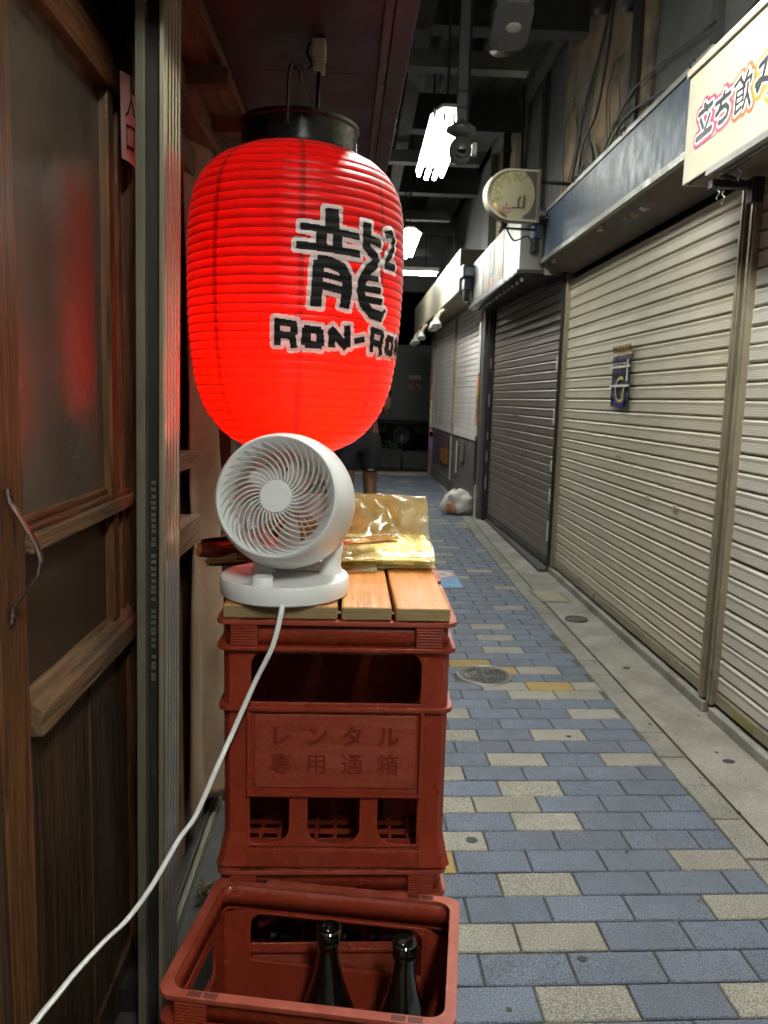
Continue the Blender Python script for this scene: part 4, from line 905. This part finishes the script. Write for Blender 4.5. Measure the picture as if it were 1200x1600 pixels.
# handle wire over the ring
hw = cable('handle_wire', [(-.013,-.1185,.285),(-.0135,-.118,.32),(-.013,-.114,.372),(-.009,-.108,.392),(-.002,-.100,.396),(.004,-.09,.386),(.006,-.085,.372)], .0026, 'black_wire', lan, 8)
t = thing('power_socket', 'beige power socket on the eave with the lantern lead plugged in', 'socket', (-.083,1.585,1.872))
b = MB(); b.box(-.013,.013,-.018,.018,-.034,-.001); b.build('body', 'socket_beige', t, bevel=.003)
b = MB(); b.box(-.011,.011,-.015,.015,-.058,-.035); b.build('plug', 'socket_beige', t, bevel=.003)
cable('lead', [(.0,-.004,-.056),(-.001,-.01,-.10),(-.003,-.02,-.17)], .0042, 'black_plastic', t)
cable('hook_wire', [(-.018,-.0,-.004),(-.022,-.02,-.03),(-.012,-.04,-.058),(-.022,-.06,-.078),(-.036,-.075,-.07),(-.040,-.082,-.085)], .0022, 'black_wire', t)
cable('tie_wire', [(-.030,-.065,-.078),(-.024,-.06,-.11),(-.016,-.055,-.14)], .0012, 'nail', t)
# bulb inside
b = MB(); b.lathe([(.0001,-.225),(.02,-.218),(.031,-.19),(.027,-.16),(.014,-.13),(.014,-.10)], 20); b.build('bulb', 'bulb', lan, True, loc=(.045,-.075,-.01))
cable('bulb_lead', [(.045,-.075,-.11),(.02,-.03,.1),(0,0,.285)], .004, 'black_wire', lan)

# ============================================================ CRATES
CW, CD, CH = .376, .262, .4165
RIBS = []
def crate_part_list():
    """list of (name, mesh, material, parent index or None)"""
    out = []
    def add(name, mb_or_me, mat, par=None, smooth=False):
        me = mb_or_me.mesh(name) if isinstance(mb_or_me, MB) else mb_or_me
        bm = bmesh.new(); bm.from_mesh(me); bmesh.ops.remove_doubles(bm, verts=bm.verts, dist=1e-6); bmesh.ops.recalc_face_normals(bm, faces=bm.faces); bm.to_mesh(me); bm.free()
        me.materials.append(MAT[mat]); out.append((name, me, par)); return len(out)-1
    hw = CW/2; h = CH
    def flange(z0, z1, grow, rad_, inner):
        me = plate([rrect(-hw-grow, hw+grow, -grow, CD+grow, rad_, 5), rrect(-hw+inner, hw-inner, inner, CD-inner, .02, 5)], z1-z0)
        me.transform(Matrix.Translation((0,0,(z0+z1)/2))); return me
    add('rim', flange(h-.007, h, 0, .02, .0142), 'crate_worn')
    add('rim_skirt', flange(h-.049, h-.042, 0, .02, .012), 'crate_red')
    add('collar', flange(h-.148, h-.140, -.002, .02, .012), 'crate_red')
    add('base_flange', flange(.0, .008, -.004, .02, .03), 'crate_red')
    # top band behind the rim
    me = plate([rrect(-hw+.012, hw-.012, .012, CD-.012, .015, 4), rrect(-hw+.0144, hw-.0144, .0144, CD-.0144, .0135, 4)], .036); me.transform(Matrix.Translation((0,0,h-.0245))); add('rim_band', me, 'crate_red')
    # long walls with window and arches
    ax = .140
    loops = [[(-ax,.034),(ax,.034),(ax,h-.049),(-ax,h-.049)],
             rrect(-.134,.134, h-.136, h-.053, .022, 5, (0,1,1,0)),
             rrect(-.136,-.073, .040, h-.293, .028, 5, (1,0,0,0)), rrect(-.043,.041, .040, h-.293, .028, 5, (1,0,0,1)), rrect(.070,.134, .040, h-.293, .028, 5, (0,0,0,1))]
    for side in (0, 1):
        me = plate(loops, .004); me.transform(Matrix.Rotation(rad(90),4,'X')); me.transform(Matrix.Translation((0, CD-.012 if side else .012, 0))); w = add('long_wall', me, 'crate_red')
        s = 1 if side else -1; y0 = CD-.012 if side else .012
        def slab(x0, x1, z0, z1, d): b = MB(); ya, yb = y0+s*.0022, y0+s*(.0022+d); b.box(x0,x1,min(ya,yb),max(ya,yb),z0,z1); return b
        # frame round the label panel
        b = slab(-ax,ax,h-.292,h-.286,.0075); b.v += slab(-ax,-ax+.006,h-.286,h-.1485,.0075).v; b.f += [tuple(i+8 for i in f) for f in b.f[:6]]
        b.v += slab(ax-.006,ax,h-.286,h-.1485,.0075).v; b.f += [tuple(i+16 for i in f) for f in b.f[:6]]; add('panel_frame', b, 'crate_red', w)
        add('label_panel', slab(-ax+.012,ax-.012,h-.278,h-.155,.0022), 'crate_panel', w)
        add('foot_strip', slab(-ax,ax,.004,.034,.0085), 'crate_red', w)
        g_ = MB()
        for x in [-.120+.0062*k for k in range(13)]+[.048+.0062*k for k in range(13)]:
            q = slab(x,x+.0022,.008,.030,.0098); o0 = len(g_.v); g_.v += q.v; g_.f += [tuple(i+o0 for i in f) for f in q.f]
        RIBS.append(add('foot_ribs', g_, 'crate_red', w))
        for xc in (-.144, .144):
            g_ = slab(xc-.021,xc+.021,h-.042,h-.0072,.0075)
            for k in range(7):
                q = slab(xc-.019,xc+.019,h-.0395+k*.0045,h-.0375+k*.0045,.0095); o0 = len(g_.v); g_.v += q.v; g_.f += [tuple(i+o0 for i in f) for f in q.f]
            add('grip_block', g_, 'crate_red')
        for (x, z) in ((-.128,h-.272),(.128,h-.272),(.112,h-.036)):
            b = MB(); b.lathe([(.0026,.0),(.0001,.0004)], 8, Matrix.Translation((x,y0+s*(.0048 if z < h-.1 else .0028),z)) @ Matrix.Rotation(rad(90*(1 if s < 0 else -1)),4,'X')); add('rivet_hole', b, 'gum', w)
        if side == 0:
            for r_, line in enumerate(('レンタル', '専用通箱')):
                for k, ch in enumerate(line):
                    me = text_mesh(ch, .037, .0004, .0014 if r_ == 0 else .0005); me.transform(Matrix.Rotation(rad(90),4,'X')); me.transform(Matrix.Translation((-.087+k*.057, .0073, h-.193-r_*.047))); add('lettering', me, 'crate_letter', w)
            b = MB()
            for k in range(11):
                for q in range(3):
                    x = -.075+k*.0145+rnd.uniform(0,.002); b.box(x+q*.0035,x+q*.0035+.0014,.0094,.0102,h-.030+rnd.uniform(0,.002),h-.019)
                b.box(x,x+.009,.0094,.0102,h-.0245,h-.0232)
            add('raised_print', b, 'crate_red', w)
    # short walls
    for side in (0, 1):
        me = plate([[(.03,.03),(CD-.03,.03),(CD-.03,h-.049),(.03,h-.049)], rrect(.065,CD-.065,h-.130,h-.068,.018,4), rrect(.05,.115,.05,.12,.02,4), rrect(.147,.212,.05,.12,.02,4)], .004)
        me.transform(Matrix(((0,0,1,0),(1,0,0,0),(0,1,0,0),(0,0,0,1)))); me.transform(Matrix.Translation((hw-.012 if side else -hw+.012, 0, 0))); add('short_wall', me, 'crate_red')
    # corner posts (slightly flared at the foot)
    for sx in (-1, 1):
        for y0, sy in ((0, 1), (CD, -1)):
            b = MB()
            for z, f in ((.006,-.002),(.02,.002),(.06,.010),(h-.049,.010)):
                P = [(hw-f-.0,0+f),(hw-f,.034),(hw-.014,.034),(hw-.014,.016),(hw-.05,.016),(hw-.05,f)]
                P.insert(0, (hw-f-.010, f)); P[1] = (hw-f, f+.010)
                b.v += [(sx*p[0], y0+sy*p[1], z) for p in P]
            n = 7
            for j in range(3):
                for k in range(n): b.f.append((j*n+k, j*n+(k+1)%n, (j+1)*n+(k+1)%n, (j+1)*n+k))
            b.f.append(tuple(range(n))); b.f.append(tuple(3*n+k for k in range(n)))
            add('corner_post', b, 'crate_red')
    # base grid and dividers
    b = MB()
    for k in range(1, 12): x = -hw+CW*k/12; b.box(x-.003,x+.003,.02,CD-.02,.012,.020)
    for k in range(1, 9): y = CD*k/9; b.box(-hw+.02,hw-.02,y-.003,y+.003,.0125,.0195)
    add('base_grid', b, 'crate_red')
    for x in (-.058, .058):
        b = MB(); b.box(x-.002,x+.002,.015,CD-.015,.0205,.15); add('divider', b, 'crate_red')
    for x in (-.102, .0, .102):
        b = MB(); b.prism([(x-.020,.0207),(x+.020,.0207),(x+.013,.175),(x-.013,.175)], CD/2-.008, CD/2+.008, 'y'); add('divider_post', b, 'crate_red')
    for sx in (-1, 1):
        for yc in (.007, CD-.007):
            for q in (0, 1):
                b = MB(); x = sx*(.118+.021*q); b.box(x-.009,x+.009,yc-.0045,yc+.0045,h-.0015,h+.0004); add('rim_pocket_shade', b, 'pocket_shade')  # raised dark squares, the pockets' shade is put into their colour
    b = MB(); b.box(-hw+.015,hw-.015,CD/2-.0015,CD/2+.0015,.0206,.13); add('divider', b, 'crate_red')
    return out
CRATE = crate_part_list()
def crate(label, loc, rz, group='red plastic bottle crates'):
    t = thing('bottle_crate', label, 'crate', loc, (0,0,rz), group); objs = []
    for name, me, par in CRATE:
        o = obj(name, me, None, t if par is None else objs[par], bevel=.0013 if name in ('rim','rim_skirt','collar','corner_post','panel_frame','foot_strip','grip_block','long_wall','label_panel') else 0); objs.append(o)
        if name == 'foot_ribs': o['kind'] = 'stuff'
    return t
FY = 1.150
crate('red plastic bottle crate with moulded lettering, on top of another, wooden boards resting on it', (-.0215,FY,.4405), rad(-.5))
crate('red plastic bottle crate at the bottom of the stack, half hidden by the open crate', (-.0225,FY-.002,.0238), rad(.4))
crate('red plastic bottle crate behind the lettered one, upper of the rear stack', (-.016,FY+.272,.4405), rad(.6))
crate('red plastic bottle crate on the floor under the rear stack', (-.017,FY+.272,.0238), rad(-.4))
oc = crate('open red bottle crate on the floor holding two dark bottles, standing askew', (-.053,.882,0), rad(-8.8)); oc.scale = (1.045,.985,1.012)

t = thing('plinth_boards', 'two flat timber bearers under the crate stack', 'timber', (0,0,0))
for x in (-.12, .08): b = MB(); b.box(x-.03,x+.03,FY+.01,FY+.52,0,.0235); b.build('bearer', 'dark_panel', t)
# bottles in the open crate
def bottle(label, loc):
    t = thing('glass_bottle', label, 'bottle', loc, (0,0,0), 'dark bottles in the open crate')
    pr = [(.0001,.0),(.046,.0),(.052,.006),(.0525,.02),(.0525,.205),(.050,.225),(.042,.255),(.031,.285),(.022,.315),(.0165,.345),(.0150,.362),(.0150,.370),(.0178,.372),(.0178,.378),(.0165,.380),(.0165,.384),(.0185,.386),(.0185,.3935),(.0165,.3955),(.0105,.3955),(.0095,.392),(.0001,.390)]
    b = MB(); b.lathe(pr, 36); b.build('body', 'bottle_glass', t, 'auto')
    b = MB(); b.lathe([(.0168,.381),(.0172,.3825),(.0168,.384)], 36); b.build('neck_ring', 'bottle_glass', t, True)
bottle('dark glass bottle in the middle of the open crate', (-.024,1.052,.0175)); bottle('dark glass bottle in the corner of the open crate', (.088,1.022,.0175))
t = thing('pink_strap', 'pink perforated plastic strip seen through the open crate window', 'strap', (-.12,1.205,.315))
b = MB(); b.grid(lambda u, v: (lerp(-.03,.055,u), .0, .02*u*u*4+lerp(-.02,.012,v)+.02*u), 10, 2); o = b.build('strip', 'pink_plastic', t, True); m_ = o.modifiers.new('s','SOLIDIFY'); m_.thickness = .002
for k in range(7):
    b = MB(); b.lathe([(.0001,0),(.003,.0)], 8, Matrix.Translation((-.02+k*.011,-.0022,.02*((k+1)/8)**2*4-.004+.02*(k+1)/8)) @ Matrix.Rotation(rad(90),4,'X')); b.build('perforation', 'gum', t)

# ---- boards on the crates
BZ = .8575
for k, (x0, x1, yf, yb, dz) in enumerate(((-.199,-.111,1.160,1.66,0),(-.108,-.0215,1.157,1.67,.0004),(-.0155,.0630,1.155,1.66,.0006),(.0690,.1545,1.154,1.67,.0002))):
    label = ('narrow weathered wooden board under the fan, next to the tavern wall', 'wooden board under the middle of the fan base', 'orange-brown wooden board beside the fan base', 'orange-brown wooden board along the paving side of the crate top')[k]
    xm = (x0+x1)/2; x0, x1 = (x0-x1)/2, (x1-x0)/2
    t = thing('wooden_board', label, 'board', (xm,0,BZ+dz), (0,0,0), 'boards on the crates'); t.location = (xm,yf,BZ+dz); t.rotation_euler = (0,0,rad((-.3,.2,.5,.6)[k])); yb -= yf; yf = 0
    b = MB(); b.box(x0,x1,yf,yb,0,.022); b.build('plank', 'deck_wood', t, bevel=.0035)
    b = MB(); b.box(x0+.002,x1-.002,yf-.0006,yf+.003,.002,.0195); b.build('end_grain', 'deck_end', t)
    for x in (x0+.018, x1-.018):
        b = MB(); b.lathe([(.0022,.0222),(.0001,.0224)], 8); b.build('nail', 'nail', t, loc=(x, yf+.045, 0))

# ============================================================ FAN
TZ = .8805
fan = thing('desk_fan', 'white desk fan with swirling grille standing on the crate boards', 'fan', (-.1105,1.240,TZ)); fan.scale = (.98,.98,.98)
b = MB(); b.lathe([(.0001,0),(.102,0),(.106,.003),(.107,.010),(.107,.027),(.105,.031),(.1015,.032),(.0985,.0285),(.06,.0275),(.0001,.0275)], 72); b.build('base', 'fan_white', fan, 'auto')
b = MB(); b.lathe([(.0190,.027),(.0190,.0285),(.0180,.0290),(.0172,.0400),(.0160,.0420),(.0001,.0420)], 32); b.build('dial', 'fan_white', fan, 'auto', loc=(-.030,-.070,0))
stroke_patch([([(-.06,-.066),(-.052,-.070)],.0008),([(-.058,-.069),(-.05,-.073)],.0007)], 0, .0008, lambda u, v: (u, v, .0291)).build('dial_marks', 'fan_mark', fan)
stroke_patch([([(.005+.004*math.cos(a), -.078+.003*math.sin(a)),(.005+.006*math.cos(a), -.078+.0045*math.sin(a))],.0007) for a in [k*math.pi/4 for k in range(8)]], 0, .0006, lambda u, v: (u, v, .0290)).build('speed_mark', 'fan_mark', fan)
# yoke
for sx in (-1, 1):
    b = MB(); b.tube([(sx*.058+.018,.032,.015),(sx*.058+.018,.030,.040),(sx*.064+.018,.025,.062),(sx*.072+.014,.02,.082)], [.030,.017,.013,.011], 14); b.build('yoke_arm', 'fan_white', fan, True)
b = MB(); b.tube([(-.045,.035,.032),(-.02,.045,.033),(.02,.05,.033),(.05,.045,.033),(.075,.035,.032)], .013, 10); b.build('yoke_bridge', 'fan_white', fan, True)
# head: axis local +z = blowing direction
dirv = Vector((-.19,-1,.25)).normalized(); zq = dirv.to_track_quat('Z', 'Y')
hd = MB().lathe([(.0915,.068),(.0945,.066),(.0970,.061),(.1025,.040),(.1060,.018),(.1075,-.004),(.1055,-.026),(.0990,-.048),(.088,-.066),(.076,-.078),(.070,-.080),(.070,-.074),(.086,-.060),(.098,-.030),(.100,.005),(.0965,.034),(.0850,.042)], 72)
head = hd.build('head', 'fan_shell', fan, True); head.location = (.002,.004,.153); head.scale = (1.045,1.045,1.045); head.rotation_mode = 'QUATERNION'; head.rotation_quaternion = zq
b = MB(); b.lathe([(.0915,.068),(.0898,.0668),(.0850,.0615),(.0790,.0530),(.0750,.0440),(.0740,.0340),(.0780,.0310)], 72); b.build('front_dish', 'fan_shell', head, True)
b = MB(); b.lathe([(.0001,.0668),(.0238,.0668),(.0252,.0652),(.0254,.057),(.022,.051),(.0001,.051)], 40); b.build('hub', 'fan_white', head, 'auto')
NB = 34
b = MB(); w0 = .0013
secs = []
for i in range(15):
    s = i/14; r = lerp(.024, .0875, s); th = .98*(s**1.25); d = .0655
    e = lerp(1.0, .35, max(0, (s-.7)/.3)); secs.append((r, th, d, e))
for (r, th, d, e) in secs:
    c_, s_ = math.cos(th), math.sin(th); tx, ty = -s_, c_
    for (o_, z) in ((-w0*e*.8, d-.004*e-.0015),(-w0*e*.8, d),(w0*e*.8, d),(w0*e*.8, d-.004*e-.0015)):
        b.v.append((r*c_+tx*o_, r*s_+ty*o_, z))
for i in range(14):
    for k in range(4): b.f.append((i*4+k, i*4+(k+1)%4, i*4+4+(k+1)%4, i*4+4+k))
b.f.append((0,1,2,3)); b.f.append((56,57,58,59))
gm = b.mesh('grille_blade'); bm = bmesh.new(); bm.from_mesh(gm); bmesh.ops.recalc_face_normals(bm, faces=bm.faces); bm.to_mesh(gm); bm.free()
for k in range(NB): obj('grille_blade', gm, 'fan_shell', head, rot=(0,0,2*math.pi*k/NB))
# impeller and rear guard
b = MB(); b.lathe([(.0001,.026),(.020,.024),(.022,.0),(.022,-.03),(.0001,-.03)], 28); b.build('motor_cap', 'fan_grey', head, True)
def blade(u, v):
    r = lerp(.021,.072,u); a = lerp(-.42,.42,v)*(1-.1*u)-.25*u
    return (r*math.cos(a), r*math.sin(a), lerp(-.018,.016,v))
bb = MB().grid(blade, 6, 6).mesh('impeller_blade')
for k in range(5):
    o = obj('impeller_blade', bb, 'fan_shell', head, True, rot=(0,0,2*math.pi*k/5)); 
    if k == 0: pass
rg = MB().tube([(.02,0,-.078),(.045,.006,-.080),(.067,.012,-.081)], .0014, 6).mesh('rear_rib')
for k in range(22): obj('rear_rib', rg, 'fan_grey', head, rot=(0,0,2*math.pi*k/22))
b = MB(); b.lathe([(.0001,-.083),(.020,-.082),(.022,-.074),(.0001,-.073)], 24); b.build('rear_hub', 'fan_grey', head, True)
# cord
t = thing('fan_cord', 'white twin power cord running from the fan down past the crate', 'cord')
cp = [(-.108,1.20,.8845),(-.1065,1.145,.886),(-.106,1.130,.876),(-.1180,1.120,.826),(-.142,1.110,.775),(-.172,1.09,.705),(-.190,1.06,.665),(-.216,1.03,.605),(-.234,1.00,.585),(-.262,.965,.540),(-.287,.935,.512),(-.306,.905,.505),(-.325,.86,.500),(-.336,.82,.498),(-.346,.77,.500),(-.355,.70,.500),(-.372,.60,.48),(-.38,.45,.30),(-.38,.35,.01)]
for s in (-1, 1): cable('strand', [(x+s*.0016, y+s*.0012, z+s*.0006) for x, y, z in cp], .0027, 'cord_white', t, 8)

# ============================================================ FOLDED VINYL SHEET
vin = thing('vinyl_sheet', 'folded amber see-through vinyl sheet lying on the boards behind the fan', 'vinyl sheet', (0,-.03,TZ)); vin.scale = (1,1,.76)
# serpentine cross-section in (y, z): bottom layers folded back and forth, top layer swelling up at the back
sec = [(1.72,.002),(1.60,.003),(1.50,.003),(1.445,.003),(1.432,.006),(1.44,.011),(1.50,.013),(1.62,.016),(1.70,.018),(1.712,.024),(1.70,.030),(1.60,.028),(1.50,.024),(1.44,.022),(1.424,.027),(1.43,.035),(1.47,.042),(1.54,.066),(1.60,.094),(1.66,.122),(1.70,.138),(1.712,.142),(1.719,.140),(1.725,.12),(1.735,.06),(1.735,.01)]
def spl(pts, t):
    n = len(pts)-1; f = t*n; i = min(int(f), n-1); f -= i
    p0, p1, p2, p3 = [Vector((*pts[max(0,min(n,q))],0)) for q in (i-1,i,i+1,i+2)]
    r = .5*((2*p1)+(p2-p0)*f+(2*p0-5*p1+4*p2-p3)*f*f+(3*p1-p0-3*p2+p3)*f**3); return r.x, r.y
CR = [(rnd.uniform(-.1,.16), rnd.uniform(.54,.95), rnd.uniform(0,math.pi), rnd.uniform(.006,.020), rnd.uniform(-.010,.010)) for _ in range(40)]
def crease(x, u):
    h_ = 0
    for (cx, cu, a, w, h) in CR:
        dx, du = x-cx, (u-cu)*.5; p = dx*math.cos(a)+du*math.sin(a); q = -dx*math.sin(a)+du*math.cos(a)
        h_ += h*max(0, 1-abs(p)/w)*max(0, 1-abs(q)/.075)
    return h_
def vf(u, v):
    y, z = spl(sec, u); x = lerp(-.27, .160, v)
    low = 1 if u < .6 else max(0, 1-(u-.6)*6)
    x2 = x + .004*math.sin(z*60+y*20)*low - (.012*(1-z/.142) if v > .8 and u > .6 else 0)*(v-.8)*5
    top = max(0, min(1, (u-.52)*6)); keep = 1-.75*max(0, min(1, (z-.11)/.03))
    z2 = z*(1-.5*max(0,(.45-v)/.45)) + .0030*nz(x*12, y*9+u*3, 2.0)*(.4+.6*keep) + crease(x, u)*top*keep*.9 + .0016*nz(x*45, y*30, u*6)*(.3+top*keep)
    return (x2, y+.004*nz(x*9, u*8, 4)+.010*math.sin(x*16)*low+.5*crease(x+.03, u)*top, max(.0012, z2))
b = MB(); b.grid(vf, 190, 120); o = b.build('sheet', 'vinyl', vin, True)
# hem loop lying on top
def hemf(u, v):
    a = 2*math.pi*u; x = lerp(-.10,.088,v)
    return (x, 1.452+.016*math.cos(a)+.02*v+.004*math.sin(x*30), .062+.012*v+.0105*math.sin(a)*(.55+.45*v)+.004*nz(x*20, a*.3, 7))
b = MB(); b.grid(hemf, 26, 40); o = b.build('hem', 'vinyl', vin, True)
def flapf(u, v):
    x = lerp(-.13,.045,v); return (x, lerp(1.395,1.47,u)+.01*v, .006+.016*u+.006*math.sin(v*7+u*3)*(u)+.004*nz(x*22,u*4,3))
b = MB(); b.grid(flapf, 16, 40); o = b.build('flap', 'vinyl', vin, True)
b = MB(); b.lathe([(.0035,.0),(.006,.0),(.006,.0015),(.0035,.0015)], 14); b.build('eyelet', 'steel_rim', vin, loc=(.08,1.447,.0845))
# rolled end toward the wall, browned by painted shade and red glow
def rollf(u, v):
    a = 2*math.pi*u*1.3; r = .013+.009*u+.004*math.sin(v*8)
    x = lerp(-.285,-.13,v); return (x, 1.44+r*1.6*math.cos(a)+.03*v, .046+.02*v+r*math.sin(a)+.006*nz(x*20, a, 9))
b = MB(); b.grid(rollf, 40, 30); o = b.build('rolled_end', 'vinyl_shaded', vin, True)
def roll2(u, v):
    a = 2*math.pi*u; x = lerp(-.215,-.05,v); r = .024+.004*math.sin(v*9)
    return (x, 1.47+r*1.6*math.cos(a), .026+r*math.sin(a)*.9+.005*nz(x*18, a, 3))
b = MB(); b.grid(roll2, 26, 26); o = b.build('under_fold', 'vinyl_shaded', vin, True)

# ============================================================ PERSON (standing beyond the lantern)
per = thing('person', 'person in black shirt and shorts standing beyond the lantern', 'person', (.035,6.5,0), (0,0,rad(12)))
def skinned(name, verts, edges, radii, mat, parent, sub=2):
    me = bpy.data.meshes.new(name); me.from_pydata(verts, edges, []); me.update(); me.materials.append(MAT[mat])
    o = bpy.data.objects.new(name, me); COL.objects.link(o); o.parent = parent
    sk = o.modifiers.new('skin','SKIN'); sk.use_smooth_shade = True
    for sv, r in zip(me.skin_vertices[0].data, radii): sv.radius = r if isinstance(r, tuple) else (r, r)
    me.skin_vertices[0].data[0].use_root = True
    ss = o.modifiers.new('sub','SUBSURF'); ss.levels = sub; ss.render_levels = sub; return o
V = [(0,0,.94),(0,0,1.10),(0,.01,1.28),(0,.01,1.42),(0,0,1.50),(0,-.01,1.56),(0,-.02,1.64),(0,-.015,1.72),
     (.095,0,.88),(.105,.02,.50),(.11,-.02,.30),(.11,-.03,.09),(.115,.09,.03),(.12,.15,.025),
     (-.095,0,.88),(-.10,-.02,.50),(-.10,-.05,.30),(-.10,-.06,.09),(-.105,.05,.03),(-.11,.11,.025),
     (.18,.0,1.40),(.235,-.01,1.12),(.20,.16,1.06),(.16,.24,1.10),(-.18,0,1.40),(-.23,-.02,1.12),(-.24,.04,.88),(-.24,.06,.80)]
Ed = [(0,1),(1,2),(2,3),(3,4),(4,5),(5,6),(6,7),(0,8),(8,9),(9,10),(10,11),(11,12),(12,13),(0,14),(14,15),(15,16),(16,17),(17,18),(18,19),(3,20),(20,21),(21,22),(22,23),(3,24),(24,25),(25,26),(26,27)]
Rd = [(.14,.10),(.13,.095),(.15,.105),(.13,.09),.055,.06,(.078,.092),(.06,.07),.095,.062,.058,.042,.042,.03,.095,.062,.058,.042,.042,.03,.06,.042,.036,.03,.06,.042,.036,.03]
skinned('body', V, Ed, Rd, 'skin', per)
skinned('shirt', [(0,0,.80),(0,0,1.10),(0,.01,1.28),(0,.01,1.42),(.18,0,1.40),(.225,-.01,1.20),(-.18,0,1.40),(-.22,-.02,1.20)], [(0,1),(1,2),(2,3),(3,4),(4,5),(3,6),(6,7)], [(.17,.125),(.16,.12),(.175,.125),(.15,.105),.082,.068,.082,.068], 'cloth_black', per)
skinned('shorts', [(0,0,.98),(0,0,.88),(.10,0,.80),(.108,.012,.565),(-.10,0,.80),(-.105,-.012,.565)], [(0,1),(1,2),(2,3),(1,4),(4,5)], [(.16,.12),(.16,.125),.11,.092,.11,.092], 'cloth_short', per)
b = MB(); b.box(.06,.11,-.094,-.090,.60,.612); b.build('logo', 'logo_grey', per)
b = MB(); b.lathe([(.0001,1.765),(.05,1.755),(.085,1.72),(.095,1.67),(.088,1.62),(.07,1.59)], 20); b.build('hair', 'hair', per, True, loc=(0,-.025,0))
for sx in (-1,1): b = MB(); b.box(.115*sx-.045, .115*sx+.045, -.08, .17, .0, .07); b.build('shoe', 'shoe', per, bevel=.02, loc=(0,.0 if sx > 0 else -.03,0))
nose = MB().box(-.008,.008,.06,.09,1.62,1.65); nose.build('nose', 'skin', per, bevel=.005)

# ============================================================ FAR STREET
t = thing('box_truck', 'grey box truck parked across the street at the alley end', 'truck', (0,18,0))
b = MB(); b.box(-3.4,2.3,0,2.0,.70,2.45); b.build('cargo_box', 'truck_grey', t, bevel=.03)
b = MB(); b.box(-3.4,2.3,-.01,2.01,.62,.698); b.build('side_rail', 'truck_dark', t)
b = MB(); b.box(-5.2,2.2,.2,1.8,.40,.615); b.build('chassis', 'truck_dark', t)
b = MB(); b.prism([(-5.3,.45),(-3.5,.45),(-3.5,2.1),(-4.9,2.1),(-5.25,1.3)], .05, 1.95, 'y'); cab = b.build('cab', 'truck_blue', t, bevel=.04)
b = MB(); b.box(-4.9,-3.9,.035,.045,1.3,1.95); b.build('side_window', 'glass_dark', cab)
for x in (-4.4, 1.08):
    for y in (.0, 1.75):
        b = MB(); b.lathe([(.20,.0),(.33,.02),(.36,.06),(.36,.2),(.33,.24),(.2,.25)], 32, Matrix.Translation((x,y,.36)) @ Matrix.Rotation(rad(-90),4,'X')); w = b.build('wheel', 'tyre', t, True)
        b = MB(); b.lathe([(.0001,.07),(.08,.06),(.16,.03),(.20,.01),(.2,.05)], 24, Matrix.Translation((x,y,.36)) @ Matrix.Rotation(rad(-90),4,'X')); b.build('rim', 'camera_grey', w, True)
b = MB(); b.box(1.20,1.52,-.006,-.002,1.42,1.62); b.build('printed_mark', 'truck_mark', t); b = MB(); b.box(1.22,1.50,-.006,-.002,1.66,1.75); b.build('printed_line', 'outline_white', t)
def planter(label, x0, x1, y, h, leafy):
    t = thing('street_planter', label, 'planter', ((x0+x1)/2,y,0), (0,0,0), 'dark planters at the road edge'); w = (x1-x0)/2
    b = MB(); b.prism([(-w,0),(w,0),(w+.02,h),(-w-.02,h)], -.18, .18, 'y'); b.build('box', 'planter', t, bevel=.01)
    b = MB(); b.box(-w+.02,w-.02,-.15,.15,h,h+.004); b.build('soil', 'soil', t)
    if leafy:
        b = MB()
        for k in range(130):
            p = Vector((rnd.gauss(0,w*.45), rnd.gauss(0,.08), h+abs(rnd.gauss(0,.07)))); q = Euler((rnd.uniform(-1,1),rnd.uniform(-1,1),rnd.uniform(0,6))).to_matrix(); n0 = len(b.v)
            for c_ in ((-.012,0,0),(0,-.03,0),(.012,0,0),(0,.03,.005)): b.v.append(tuple(p+q @ Vector(c_)))
            b.f.append((n0,n0+1,n0+2,n0+3))
        b.build('foliage', 'leaf', t)
planter('dark street planter with a low green plant at the road edge', .45,.80,13.4,.34,True)
planter('bare dark street planter next to the leafy one', .83,1.35,13.4,.30,False)
planter('bare dark street planter beyond the purple post', 1.4,1.9,13.4,.28,False)
